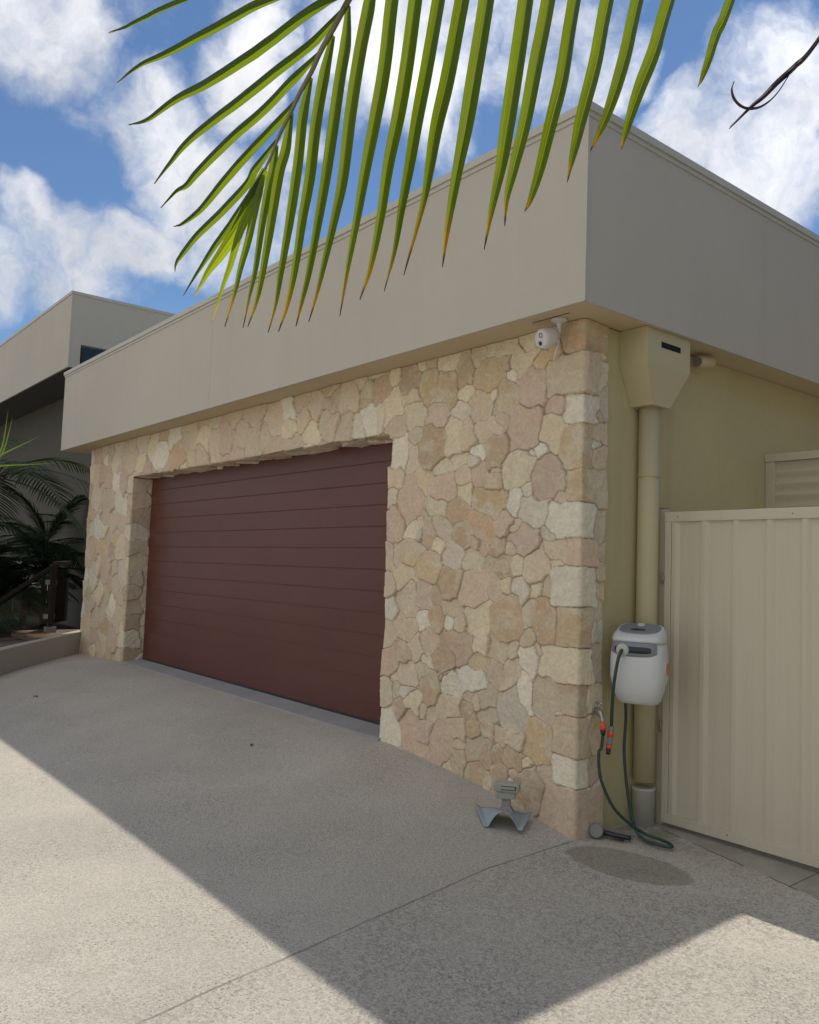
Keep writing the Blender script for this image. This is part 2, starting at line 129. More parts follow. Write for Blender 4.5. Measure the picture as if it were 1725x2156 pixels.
def streaks(m,amt,sx,sz):
    t=m.node_tree; b=t.nodes['Principled BSDF']; src=b.inputs['Base Color'].links[0].from_socket; co=t.nodes.new('ShaderNodeTexCoord').outputs['Object']
    mp=t.nodes.new('ShaderNodeMapping'); mp.inputs['Scale'].default_value=(sx,sx,sz); t.links.new(co,mp.inputs[0]); n=t.nodes.new('ShaderNodeTexNoise'); n.inputs['Scale'].default_value=1; n.inputs['Detail'].default_value=6; n.inputs['Roughness'].default_value=.7; t.links.new(mp.outputs[0],n.inputs['Vector'])
    r=t.nodes.new('ShaderNodeMapRange'); t.links.new(n.outputs[0],r.inputs[0]); r.inputs[1].default_value=.52; r.inputs[2].default_value=.78; r.inputs[3].default_value=1; r.inputs[4].default_value=1-amt
    k=t.nodes.new('ShaderNodeVectorMath'); k.operation='SCALE'; t.links.new(src,k.inputs[0]); t.links.new(r.outputs[0],k.inputs['Scale']); t.links.new(k.outputs[0],b.inputs['Base Color'])
streaks(mFascia,.05,5,.35)
mSoffit=mat('soffit_paint',(.56,.455,.30),.7,.04,1.5,.1,150)
mWall=mat('olive_render',(.53,.455,.25),.85,.05,1.2,.5,220,var2=.03,vscale2=25)
mCap=mat('cap_metal',(.50,.47,.39),.45,.04,3,0)
mPipe=mat('pipe_paint',(.52,.455,.275),.5,.05,2.5,.1,60)
mPVC=mat('pale_pvc',(.50,.48,.40),.45,.06,6,.1,60)
mDark=mat('dark_gap',(.012,.011,.01),.8)
mGate=mat('gate_steel',(.56,.51,.385),.42,.03,1.5,.05,30,.4)
mSteelDk=mat('dull_steel',(.25,.24,.21),.45,.1,20)
mSill=mat('smooth_concrete',(.33,.325,.315),.75,.12,3,.3,90,var2=.06,vscale2=40)
mRoof=mat('roof_sheet',(.40,.39,.36),.5)
mWhite=mat('white_plastic',(.60,.58,.53),.35,.02,10,0,spec=.5)
mReel=mat('reel_plastic',(.60,.60,.585),.38,.03,12,.05,90,.5)
mReelGrey=mat('reel_grey_plastic',(.20,.215,.235),.4,.05,12,.1,120,.5)
mBlack=mat('black_plastic',(.02,.021,.022),.35,spec=.5)
mOrange=mat('orange_plastic',(.80,.10,.035),.35,spec=.5)
mBadge=mat('faded_orange_label',(.62,.22,.10),.5)
mHose=mat('green_hose',(.022,.052,.043),.4,.1,30,.2,300,.5)
mTap=mat('chromed_brass',(.42,.40,.36),.3,.3,60,.3,200,.6,.6)
mBrk=mat('blue_grey_plastic',(.30,.35,.375),.5,.08,15,.1,100)
mBrkHead=mat('grey_beige_plastic',(.36,.35,.30),.55,.06,20)
mTimber=mat('dark_timber',(.028,.016,.012),.6,.3,12,.2,60)
mDeck=mat('deck_timber',(.16,.10,.065),.65,.3,14,.3,60)
mPorch=mat('shade_dark_render',(.095,.088,.068),.85,.05,1.2,.4,220)  # porch wall: shade of the deep recess put into the colour
mPorchSof=mat('grey_soffit',(.11,.105,.098),.8,.04,2)  # porch soffit darkened the same way, recess shade in its colour
mSoil=mat('garden_soil',(.05,.04,.03),.95,.3,8,.8,60)
mKerb=mat('kerb_render',(.40,.37,.315),.85,.05,2,.4,200)
mBark=mat('palm_bark',(.04,.032,.025),.9,.3,15,.8,40)
def door_mat():
    m=mat('maroon_door_steel',(.112,.035,.025),.42,.10,.7,0,spec=.4,var2=.06,vscale2=14)
    return m
mDoor=door_mat(); streaks(mDoor,.16,1.2,3); streaks(mWall,.12,4,.5)
for q_ in (mGate,): streaks(q_,.10,14,.4)
def glass_mat(name,col=(.8,.9,.88),rough=.02):
    m=bpy.data.materials.new(name); m.use_nodes=True; t=m.node_tree; t.nodes.clear()
    o=t.nodes.new('ShaderNodeOutputMaterial'); g=t.nodes.new('ShaderNodeBsdfGlossy'); g.inputs['Roughness'].default_value=rough
    tr=t.nodes.new('ShaderNodeBsdfTransparent'); tr.inputs[0].default_value=(*col,1); f=t.nodes.new('ShaderNodeFresnel'); f.inputs[0].default_value=1.45
    x=t.nodes.new('ShaderNodeMixShader'); t.links.new(f.outputs[0],x.inputs[0]); t.links.new(tr.outputs[0],x.inputs[1]); t.links.new(g.outputs[0],x.inputs[2]); t.links.new(x.outputs[0],o.inputs[0]); return m
mGlass=glass_mat('clear_glass'); 
mWin=mat('dark_window_glass',(.012,.014,.02),.06,spec=.6)
def leaf_mat(name,trans=.5,attr=True,col=(.06,.12,.02),tcol=(.25,.35,.02),rough=.38):
    m=bpy.data.materials.new(name); m.use_nodes=True; t=m.node_tree; b=t.nodes['Principled BSDF']; b.inputs['Roughness'].default_value=rough; b.inputs['Specular IOR Level'].default_value=.5
    o=t.nodes['Material Output']; T=t.nodes.new('ShaderNodeBsdfTranslucent'); x=t.nodes.new('ShaderNodeMixShader'); x.inputs[0].default_value=trans
    t.links.new(b.outputs[0],x.inputs[1]); t.links.new(T.outputs[0],x.inputs[2]); t.links.new(x.outputs[0],o.inputs[0])
    if attr:
        a=t.nodes.new('ShaderNodeVertexColor'); a.layer_name='col'
        # fine lengthwise veins from the second uv-like attribute
        vn=t.nodes.new('ShaderNodeTexNoise'); vn.inputs['Scale'].default_value=1; vn.inputs['Detail'].default_value=3
        av=t.nodes.new('ShaderNodeAttribute'); av.attribute_name='vein'; t.links.new(av.outputs['Vector'],vn.inputs['Vector'])
        r=t.nodes.new('ShaderNodeMapRange'); t.links.new(vn.outputs[0],r.inputs[0]); r.inputs[1].default_value=.3; r.inputs[2].default_value=.7; r.inputs[3].default_value=.75; r.inputs[4].default_value=1.2
        k=t.nodes.new('ShaderNodeVectorMath'); k.operation='SCALE'; t.links.new(a.outputs[0],k.inputs[0]); t.links.new(r.outputs[0],k.inputs['Scale'])
        s=t.nodes.new('ShaderNodeVectorMath'); s.operation='MULTIPLY'; s.inputs[1].default_value=(.07,.15,2.6); t.links.new(k.outputs[0],s.inputs[0])
        t.links.new(s.outputs[0],b.inputs['Base Color']); t.links.new(k.outputs[0],T.inputs[0])
    else:
        b.inputs['Base Color'].default_value=(*col,1); T.inputs[0].default_value=(*tcol,1)
    return m
mFrond=leaf_mat('frond_leaf',.58)
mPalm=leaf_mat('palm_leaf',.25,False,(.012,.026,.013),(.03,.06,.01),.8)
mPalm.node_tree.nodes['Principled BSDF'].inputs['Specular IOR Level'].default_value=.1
mShrub=leaf_mat('shrub_leaf',.35,False,(.07,.16,.025),(.2,.35,.03))
# ---------------------------------------------------------------- geometry helpers
class MB:
    def __init__(s): s.v=[]; s.f=[]; s.mi=[]; s.cur=0; s.sm=[]; s.smooth=False
    def add(s,vs,fs):
        o=len(s.v); s.v+= [tuple(v) for v in vs]
        for f in fs: s.f.append([i+o for i in f]); s.mi.append(s.cur); s.sm.append(s.smooth)
    def box(s,x0,x1,y0,y1,z0,z1,M=None,bev=0):
        if bev:
            b=bev; bm=bmesh.new(); bmesh.ops.create_cube(bm,size=1)
            for v in bm.verts: v.co=Vector(((x0+x1)/2+v.co.x*(x1-x0),(y0+y1)/2+v.co.y*(y1-y0),(z0+z1)/2+v.co.z*(z1-z0)))
            bmesh.ops.bevel(bm,geom=bm.edges[:],offset=b,segments=2,affect='EDGES',profile=.6)
            bm.verts.index_update(); vs=[v.co.copy() for v in bm.verts]; fs=[[v.index for v in f.verts] for f in bm.faces]; bm.free()
        else:
            vs=[Vector(p) for p in ((x0,y0,z0),(x1,y0,z0),(x1,y1,z0),(x0,y1,z0),(x0,y0,z1),(x1,y0,z1),(x1,y1,z1),(x0,y1,z1))]
            fs=[(0,3,2,1),(4,5,6,7),(0,1,5,4),(1,2,6,5),(2,3,7,6),(3,0,4,7)]
        if M is not None: vs=[M@v for v in vs]
        s.add(vs,fs); return s
    def tube(s,pts,r,n=12,caps=True,smooth=True):
        pts=[Vector(p) for p in pts]; rs=r if isinstance(r,(list,tuple)) else [r]*len(pts)
        vs=[]; ref=None
        for i,p in enumerate(pts):
            t=(pts[min(i+1,len(pts)-1)]-pts[max(i-1,0)]).normalized()
            if ref is None:
                ref=t.orthogonal().normalized()
            ref=(ref-t*ref.dot(t)).normalized(); b=t.cross(ref)
            for k in range(n):
                a=2*math.pi*k/n; vs.append(p+(ref*math.cos(a)+b*math.sin(a))*rs[i])
        fs=[]
        for i in range(len(pts)-1):
            for k in range(n): fs.append((i*n+k,i*n+(k+1)%n,(i+1)*n+(k+1)%n,(i+1)*n+k))
        old=s.smooth; s.smooth=smooth; s.add(vs,fs); s.smooth=False
        if caps: s.add(vs,[tuple(range(n))[::-1],tuple(range((len(pts)-1)*n,len(pts)*n))])
        s.smooth=old; return s
    def lathe(s,prof,M=Matrix(),n=28,smooth=True):   # prof: (r,z)
        vs=[]; fs=[]
        for r,z in prof:
            for k in range(n): a=2*math.pi*k/n; vs.append(M@Vector((r*math.cos(a),r*math.sin(a),z)))
        for i in range(len(prof)-1):
            for k in range(n): fs.append((i*n+k,i*n+(k+1)%n,(i+1)*n+(k+1)%n,(i+1)*n+k))
        old=s.smooth; s.smooth=smooth; s.add(vs,fs); s.smooth=False
        s.add(vs[:n],[tuple(range(n))[::-1]]); s.add(vs[-n:],[tuple(range(n))]); s.smooth=old; return s
    def prism(s,poly,z0,z1,M=Matrix()):   # poly in local xy, extruded along z
        n=len(poly); vs=[M@Vector((x,y,z0)) for x,y in poly]+[M@Vector((x,y,z1)) for x,y in poly]
        s.add(vs,[tuple(range(n))[::-1],tuple(range(n,2*n))]+[(i,(i+1)%n,n+(i+1)%n,n+i) for i in range(n)]); return s
    def loft(s,rings,smooth=True,caps=True):
        n=len(rings[0]); vs=[p for r in rings for p in r]; fs=[]
        for i in range(len(rings)-1):
            for k in range(n): fs.append((i*n+k,i*n+(k+1)%n,(i+1)*n+(k+1)%n,(i+1)*n+k))
        old=s.smooth; s.smooth=smooth; s.add(vs,fs); s.smooth=old
        if caps: s.add(rings[0],[tuple(range(n))[::-1]]); s.add(rings[-1],[tuple(range(n))])
        return s
    def build(s,name,mats,parent=None):
        me=bpy.data.meshes.new(name); me.from_pydata(s.v,[],s.f); 
        if not isinstance(mats,(list,tuple)): mats=[mats]
        for m in mats: me.materials.append(m)
        me.polygons.foreach_set('material_index',s.mi); me.polygons.foreach_set('use_smooth',s.sm)
        me.update(); bm=bmesh.new(); bm.from_mesh(me); bmesh.ops.remove_doubles(bm,verts=bm.verts,dist=1e-5); bmesh.ops.recalc_face_normals(bm,faces=bm.faces); bm.to_mesh(me); bm.free()
        o=bpy.data.objects.new(name,me); C.objects.link(o)
        if parent: o.parent=parent; o.matrix_parent_inverse=Matrix.Translation(-wloc(parent))
        return o
def wloc(o):
    v=Vector(o.location)
    if o.parent: v+=Vector((0,0,0)) if o.parent else v
    return v
def tag(o,label=None,cat=None,group=None,kind=None):
    if label: o['label']=label
    if cat: o['category']=cat
    if group: o['group']=group
    if kind: o['kind']=kind
    return o
def thing(name,label,cat,loc,group=None):
    o=bpy.data.objects.new(name,None); C.objects.link(o); o.location=loc; o.empty_display_size=.1
    return tag(o,label,cat,group)
def sub(mb,name,m,part):     # a sub-part: built in world space, parented to a part that has no transform of its own
    o=mb.build(name,m); o.parent=part
    root=part.parent; o.matrix_parent_inverse=Matrix()
    return o
def crom(P,n):
    P=[Vector(p) for p in P]; Q=[P[0]*2-P[1]]+P+[P[-1]*2-P[-2]]; out=[]
    L=len(P)-1
    for j in range(n+1):
        t=j/n*L; i=min(int(t),L-1); t-=i; a,b,c,d=Q[i],Q[i+1],Q[i+2],Q[i+3]
        out.append(.5*((2*b)+(-a+c)*t+(2*a-5*b+4*c-d)*t*t+(-a+3*b-3*c+d)*t**3))
    return out
# ---------------------------------------------------------------- ground
GX=[-60,-30,-12,-8.8,-7.2,-1.9,-1.26,-.71,-.3,0,5,12,60]; GZ=[0,.10,.16,.19,.25,.236,.19,.125,.05,0,-.05,-.1,-.3]
def g0(x): return np.interp(x,GX,GZ)
def gzf(x,y):
    y=np.asarray(y,dtype=float); a=np.clip(-y/2.3,0,1); a=a*a*(3-2*a)*.5+a*.5; return np.where(y>0,g0(x)+.02*np.minimum(y,3),g0(x)*(1-a)-.028*np.minimum(-y,9))
def gz(x,y): return float(gzf(x,y))
xs=np.concatenate([np.linspace(-200,-14,18),np.arange(-12,4,.15),np.linspace(4.2,200,18)])
ys=np.concatenate([np.linspace(-200,-9.5,16),np.arange(-9,3,.25),np.linspace(3.2,200,14)])
XX,YY=np.meshgrid(xs,ys); ZZ=gzf(XX,YY)
vs=np.stack([XX,YY,ZZ],-1).reshape(-1,3); nx,ny=len(xs),len(ys)
fs=[(j*nx+i,j*nx+i+1,(j+1)*nx+i+1,(j+1)*nx+i) for j in range(ny-1) for i in range(nx-1)]
me=bpy.data.meshes.new('driveway'); me.from_pydata(vs.tolist(),[],fs); me.polygons.foreach_set('use_smooth',[True]*len(fs)); drv=bpy.data.objects.new('driveway',me); C.objects.link(drv); tag(drv,kind='structure')
def ground_mat():
    m=bpy.data.materials.new('exposed_aggregate'); m.use_nodes=True; t=m.node_tree; b=t.nodes['Principled BSDF']; L=t.links; b.inputs['Roughness'].default_value=.85; b.inputs['Specular IOR Level'].default_value=.25
    def n(ty,**k):
        q=t.nodes.new(ty)
        for a,v in k.items(): setattr(q,a,v)
        return q
    def mt(op,a,b_=None,c=None,clamp=False):
        q=n('ShaderNodeMath',operation=op); q.use_clamp=clamp
        for i,v in enumerate((a,b_,c)):
            if v is None: continue
            if isinstance(v,(int,float)): q.inputs[i].default_value=v
            else: L.new(v,q.inputs[i])
        return q.outputs[0]
    def ms(v,a,b_,c=0,d=1,sm=True):
        q=n('ShaderNodeMapRange'); q.interpolation_type='SMOOTHSTEP' if sm else 'LINEAR'; L.new(v,q.inputs[0])
        for i,x in zip((1,2,3,4),(a,b_,c,d)): q.inputs[i].default_value=x
        return q.outputs[0]
    def noise(s,d=4,r=.6,vec=None,ds=0):
        q=n('ShaderNodeTexNoise'); q.inputs['Scale'].default_value=s; q.inputs['Detail'].default_value=d; q.inputs['Roughness'].default_value=r; L.new(vec or co,q.inputs['Vector']); return q.outputs[0]
    def mixc(f,a,b_):
        q=n('ShaderNodeMix',data_type='RGBA')
        if isinstance(f,(int,float)): q.inputs['Factor'].default_value=f
        else: L.new(f,q.inputs['Factor'])
        for k,v in (('A',a),('B',b_)):
            if isinstance(v,tuple): q.inputs[k].default_value=(*v,1)
            else: L.new(v,q.inputs[k])
        return q.outputs['Result']
    co=n('ShaderNodeTexCoord').outputs['Object']; sp=n('ShaderNodeSeparateXYZ'); L.new(co,sp.inputs[0]); X,Y=sp.outputs[0],sp.outputs[1]
    wob=noise(2.5,3); wx=mt('ADD',mt('SUBTRACT',X,mt('MULTIPLY',mt('MAXIMUM',mt('SUBTRACT',mt('MULTIPLY',Y,-1),.7),0),.15)),mt('MULTIPLY',mt('SUBTRACT',wob,.5),.03))
    right=ms(wx,-.006,.006)                                  # the coarser slab right of the joint
    nearwall=ms(wx,-.9,.0)
    vor=n('ShaderNodeTexVoronoi'); vor.inputs['Scale'].default_value=150; L.new(co,vor.inputs['Vector'])
    vor2=n('ShaderNodeTexVoronoi'); vor2.inputs['Scale'].default_value=75; L.new(co,vor2.inputs['Vector'])
    sc_=n('ShaderNodeSeparateColor'); L.new(vor.outputs['Color'],sc_.inputs[0]); sc2=n('ShaderNodeSeparateColor'); L.new(vor2.outputs['Color'],sc2.inputs[0])
    base=mixc(ms(noise(1.1,6,.65),.3,.7),(.450,.410,.345),(.515,.470,.395))
    base=mixc(ms(noise(.35,3),.42,.62),base,(.42,.385,.325))
    base=mixc(mt('MULTIPLY',ms(noise(3,7,.75),.50,.75),.28),base,(.31,.275,.22))
    peb=ms(sc_.outputs[0],0,1,.80,1.17,False)
    k=n('ShaderNodeVectorMath',operation='SCALE'); L.new(base,k.inputs[0]); L.new(peb,k.inputs['Scale']); base=k.outputs[0]
    pale=mt('MULTIPLY',ms(sc_.outputs[1],.80,.84),.35); base=mixc(pale,base,(.62,.57,.48))
    patch=ms(noise(2.2,5,.7),.42,.62)
    dkm=mt('MULTIPLY',ms(sc_.outputs[2],.90,.93),ms(noise(1.6,4),.45,.6,.15,.6)); base=mixc(dkm,base,(.12,.105,.09))
    # right slab: dark pebbles where the paste has worn away
    worn=ms(noise(1.3,5,.75),.38,.60)
    big=mt('MULTIPLY',mt('MULTIPLY',ms(sc2.outputs[0],.60,.66),right),mt('MULTIPLY_ADD',worn,.26,.10))
    base=mixc(big,base,(.17,.145,.12))
    bigp=mt('MULTIPLY',mt('MULTIPLY',ms(sc2.outputs[1],.78,.84),right),.35); base=mixc(bigp,base,(.56,.52,.46))
    # damp oval patch in front of the tap
    ux=mt('DIVIDE',mt('ADD',mt('MULTIPLY',mt('SUBTRACT',X,.415),.985),mt('MULTIPLY',mt('SUBTRACT',Y,-.055),.17)),.36); uy=mt('DIVIDE',mt('SUBTRACT',mt('MULTIPLY',mt('SUBTRACT',Y,-.055),.985),mt('MULTIPLY',mt('SUBTRACT',X,.415),.17)),.20)
    rr=mt('ADD',mt('SQRT',mt('ADD',mt('MULTIPLY',ux,ux),mt('MULTIPLY',uy,uy))),mt('MULTIPLY',mt('SUBTRACT',noise(9,4),.5),.3))
    ov=mt('MULTIPLY',ms(rr,1.04,.94),.52); base=mixc(ov,base,(.17,.145,.10))
    # wall-side grime
    gr=mt('MULTIPLY',mt('MULTIPLY',ms(Y,.12,.45),ms(X,1.2,.0)),mt('MULTIPLY',right,.5)); gr=mt('MULTIPLY',gr,ms(noise(6,5,.7),.35,.6)); base=mixc(gr,base,(.13,.11,.085))
    # joints between the slabs
    jd=mt('ABSOLUTE',wx); j1=mt('MULTIPLY',ms(jd,.009,.003),ms(Y,.02,-.02))
    base=mixc(mt('MULTIPLY',j1,ms(noise(3,3),.3,.5,.20,.60)),base,(.14,.12,.10))
    # smooth strip by the gate
    yy=mt('ADD',Y,mt('MULTIPLY',X,.25)); st=mt('MULTIPLY',ms(yy,.66,.67),ms(X,.06,.12)); strip=mixc(ms(noise(4,5),.35,.65),(.30,.275,.225),(.38,.35,.29)); base=mixc(st,base,strip)
    j2=mt('MULTIPLY',ms(mt('ABSOLUTE',mt('SUBTRACT',yy,.66)),.009,.003),mt('MULTIPLY',ms(X,.1,.16),ms(noise(3.3,3),.42,.5))); base=mixc(mt('MULTIPLY',j2,.8),base,(.08,.07,.06))
    j3=mt('MULTIPLY',ms(mt('ABSOLUTE',mt('SUBTRACT',X,1.085)),.007,.002),ms(yy,.64,.66)); base=mixc(mt('MULTIPLY',j3,.8),base,(.09,.08,.07))
    L.new(base,b.inputs['Base Color'])
    h=mt('ADD',mt('MULTIPLY',vor.outputs['Distance'],-.9),mt('MULTIPLY',noise(300,2),.5)); h=mt('SUBTRACT',h,mt('MULTIPLY',j1,1.5))
    h=mt('MULTIPLY',h,mt('SUBTRACT',1,mt('MULTIPLY',st,.85)))
    q=n('ShaderNodeBump'); q.inputs['Strength'].default_value=.55; q.inputs['Distance'].default_value=.006; L.new(h,q.inputs['Height']); L.new(q.outputs[0],b.inputs['Normal'])
    return m
me.materials.append(ground_mat())
# ---------------------------------------------------------------- stone cladding
def h2(ix,iy,s):
    n=(ix.astype(np.int64)*374761393+iy.astype(np.int64)*668265263+s*974711)&0x7fffffff
    n=(n^(n>>13))*1274126177&0x7fffffff; return ((n^(n>>16))&0xffff)/65535.
def vn(x,y,s=0):
    ix=np.floor(x);iy=np.floor(y);fx=x-ix;fy=y-iy; fx=fx*fx*(3-2*fx);fy=fy*fy*(3-2*fy)
    return (h2(ix,iy,s)*(1-fx)+h2(ix+1,iy,s)*fx)*(1-fy)+(h2(ix,iy+1,s)*(1-fx)+h2(ix+1,iy+1,s)*fx)*fy
def fbm(x,y,s=0,o=4,r=.5):
    a=0;t=0;k=1.
    for i in range(o): a=a+k*vn(x*2**i,y*2**i,s+i*7); t+=k; k*=r
    return a/t
seeds=[tuple(float(v) for v in q.split(',')[:5])+(q.split(',')[5],) for q in STONES.split(';')]
seeds=[(s[0],s[1],s[2]*1.10,s[3]*1.06)+s[4:] if s[5].isupper() else s for s in seeds if s[5].isupper() or (s[2]*s[3])**.5>.036 or (int(s[0]*1000)%3==0)]
PAL={'c':(.68,.575,.39),'w':(.70,.63,.48),'b':(.61,.485,.335),'p':(.58,.435,.315),'t':(.53,.39,.25),'o':(.57,.43,.255),'g':(.61,.53,.41)}
def fill(u0,u1,v0,v1,rmin,rmax,avoid,quoin=()):
    out=list(quoin)
    for k in range(2600):
        f=k/2600.; r=rmax*(1-f)+rmin*f; r*=random.uniform(.8,1.1)
        asp=random.choice((1,1.15,.8,1.4,.7,1.0)); u=random.uniform(u0,u1); v=random.uniform(v0,v1)
        rx=r*asp**.5; rz=r/asp**.5
        ok=True
        for s in out+avoid:
            if ((u-s[0])/(rx+s[2]))**2+((v-s[1])/(rz+s[3]))**2<.80: ok=False;break
        if ok: out.append((u,v,rx,rz,random.choice((0,0,10,-12,20,-25)),random.choice('ccwbbbpptogb')))
    return out
# lower strip and right return of the pier, the lintel, the left pier
qz=[.33,.52,.72,.93,1.13,1.32,1.50,1.70,1.90,2.10,2.32,2.52]
leftq=[(-7.30+random.uniform(-.02,.05),z,random.uniform(.12,.2),.105,0,random.choice('cbwtpoc')) for z in qz]
leftend=[(-9.02,z+.05,random.uniform(.08,.14),.11,0,random.choice('cbtw')) for z in np.arange(.3,3.1,.24)]
revR=[(-2.10,z,.10,.12,0,random.choice('cbtp')) for z in np.arange(.3,2.6,.24)]
seeds+= [(-1.75,.10,.12,.08,0,'b'),(-1.4,.06,.12,.08,0,'t'),(-1.1,-.02,.15,.09,0,'b'),(-.8,-.05,.15,.1,0,'c'),(-.5,-.1,.15,.1,0,'b')]
S_R=seeds+revR
left_all=fill(-9.40,-1.95,-.05,3.2,.06,.15,S_R,leftq+leftend)
S_L=left_all+seeds
def colr(c,i):
    r=random.Random(i*7+3); b=PAL[c.lower()]; k=r.uniform(.92,1.10)*1.06; h=r.uniform(-.03,.03)
    return (b[0]*k*(1+h),b[1]*k,b[2]*k*(1-h))
def cladding(name,seedl,patches,step,parent):
    sd=np.array([s[:5] for s in seedl]); cs=[s[5] for s in seedl]; ns=len(sd)
    colarr=np.array([colr(c,i) for i,c in enumerate(cs)]); px=np.array([4.0 if c.isupper() else 2.7 for c in cs])
    prot=np.array([random.Random(i).uniform(-.009,.013) for i in range(ns)]); tx=np.array([random.Random(i+500).uniform(-.09,.09) for i in range(ns)]); tz=np.array([random.Random(i+900).uniform(-.075,.075) for i in range(ns)])
    PN=np.zeros((ns,6,2)); PR=np.zeros((ns,6))
    for i_ in range(ns):
        r_=random.Random(i_*31+5); up_=cs[i_].isupper(); K=4 if up_ or r_.random()<.3 else r_.choice((4,5,5,6)); a0=math.radians(sd[i_,4])+(r_.uniform(-.05,.05) if up_ else r_.choice((0,0,math.pi/4))+r_.uniform(-.28,.28))
        for k in range(6):
            kk=k if k<K else K-1
            if k<K: an=a0+2*math.pi*kk/K+(0 if up_ else r_.uniform(-.26,.26))
            ca,sa=math.cos(an),math.sin(an); PN[i_,k]=(ca,sa)
            if k<K: rr_=math.hypot(sd[i_,2]*ca,sd[i_,3]*sa)*(1.0 if up_ else r_.uniform(.84,1.04))
            PR[i_,k]=rr_
    blot=np.array([{'t':.55,'o':.75,'p':.25,'b':.4,'c':.35,'w':.12,'g':.3}[c.lower()] for c in cs])
    for c in range(ns):
        if cs[c] in 'TOPBWC': prot[c]+=.010
    allv=[];allf=[];allc=[];allb=[]; base=0
    for (u0,u1,v0,v1,mapf,st) in patches:
        us=np.linspace(u0,u1,max(2,int(round((u1-u0)/st))+1)); vs_=np.linspace(v0,v1,max(2,int(round((v1-v0)/st))+1))
        U,V=np.meshgrid(us,vs_); n0=U.shape; U=U.ravel();V=V.ravel()
        Uw=U+.022*(fbm(U*5,V*5,1)-.5)+.009*(fbm(U*30,V*30,5)-.5); Vw=V+.022*(fbm(U*5,V*5,2)-.5)+.009*(fbm(U*30,V*30,6)-.5)
        hh=np.zeros(len(U)); cc_=np.zeros((len(U),3)); bb=np.zeros(len(U))
        iy_,ix_=np.divmod(np.arange(len(U)),n0[1]); tid=(iy_//48)*1000+ix_//48
        for tt in np.unique(tid):
            sel=np.where(tid==tt)[0]; u=Uw[sel];v=Vw[sel]
            m=(sd[:,0]+sd[:,2]+.16>u.min())&(sd[:,0]-sd[:,2]-.16<u.max())&(sd[:,1]+sd[:,3]+.16>v.min())&(sd[:,1]-sd[:,3]-.16<v.max()); idx=np.where(m)[0]
            if len(idx)<3: idx=np.argsort((sd[:,0]-u.mean())**2+(sd[:,1]-v.mean())**2)[:3]
            q=sd[idx]; dx=u[:,None]-q[None,:,0]; dy=v[:,None]-q[None,:,1]
            dd=np.full(dx.shape,-9.)
            for kk in range(PN.shape[1]): dd=np.maximum(dd,dx*PN[idx,kk,0]+dy*PN[idx,kk,1]-PR[idx,kk])
            o=np.argpartition(dd,2,axis=1)[:,:3]; r_=np.arange(len(u))
            dsub=np.take_along_axis(dd,o,1); oo=np.argsort(dsub,axis=1); o=np.take_along_axis(o,oo,1)
            d1,d2,d3=dd[r_,o[:,0]],dd[r_,o[:,1]],dd[r_,o[:,2]]
            b12=(d2-d1)/1.85; b13=(d3-d1)/1.85
            k_=.0025; bd=-k_*np.log(np.exp(-np.minimum(b12,.3)/k_)+np.exp(-np.minimum(b13,.3)/k_)); bd=np.maximum(bd,0)
            i1=idx[o[:,0]]
            gap=.0003+.0036*vn(U[sel]*9,V[sel]*9,11)**2
            e=np.clip((bd-gap)/.0052,0,1); e=1-(1-e)**2.0
            lo=.009*fbm(U[sel]*9+i1*3.1,V[sel]*9,3)-.006; an_=i1*2.399; ca_,sa_=np.cos(an_),np.sin(an_); md=.005*(fbm(U[sel]*38+i1,V[sel]*38,4,3,.6)-.5)+.0045*(fbm((U[sel]*ca_+V[sel]*sa_)*9+i1,(V[sel]*ca_-U[sel]*sa_)*60,14,3,.6)-.5)
            face=prot[i1]+tx[i1]*dx[r_,o[:,0]]+tz[i1]*dy[r_,o[:,0]]+lo+md
            hh[sel]=-.011+(face+.011+.001)*e
            stn=fbm(U[sel]*7+i1*1.7,V[sel]*9+i1*.9,8,4,.6)
            mk=np.clip((stn-.47)/.10,0,1)*blot[i1]
            pale=np.array((.63,.55,.40)); c=colarr[i1]*(1-mk[:,None])+mk[:,None]*pale
            ed=np.exp(-((bd-.007)/.006)**2)[:,None]*.30*vn(U[sel]*14,V[sel]*14,21)[:,None]; c=c*(1-ed)+ed*np.array((.68,.60,.47))
            c*= (1+.16*(fbm(U[sel]*24,V[sel]*24,9,3)-.5))[:,None]
            mo=np.clip(1-(bd-gap*.35)/.0018,0,1)[:,None]*.85; c=c*(1-mo)+mo*np.array((.31,.235,.15))
            cc_[sel]=c; bb[sel]=e
        P,Nn=mapf(U,V); P=P+Nn*hh[:,None]
        ny_,nx_=n0; ii=np.arange(ny_*nx_).reshape(ny_,nx_)
        f=np.stack([ii[:-1,:-1],ii[:-1,1:],ii[1:,1:],ii[1:,:-1]],-1).reshape(-1,4)+base
        allv.append(P);allf.append(f);allc.append(cc_);base+=len(U)
    v=np.concatenate(allv);f=np.concatenate(allf);c=np.concatenate(allc)
    me=bpy.data.meshes.new(name); me.vertices.add(len(v)); me.vertices.foreach_set('co',v.astype(np.float32).ravel())
    me.loops.add(len(f)*4); me.loops.foreach_set('vertex_index',f.astype(np.int32).ravel()); me.polygons.add(len(f)); me.polygons.foreach_set('loop_start',np.arange(0,len(f)*4,4,dtype=np.int32)); me.polygons.foreach_set('loop_total',np.full(len(f),4,dtype=np.int32))
    me.update(calc_edges=True); me.polygons.foreach_set('use_smooth',[True]*len(f))
    ca=me.color_attributes.new('col','FLOAT_COLOR','POINT'); ca.data.foreach_set('color',np.concatenate([np.clip(c,0,1),np.ones((len(c),1))],1).astype(np.float32).ravel())
    me.materials.append(mStone); o=bpy.data.objects.new(name,me); C.objects.link(o); o.parent=parent; return o
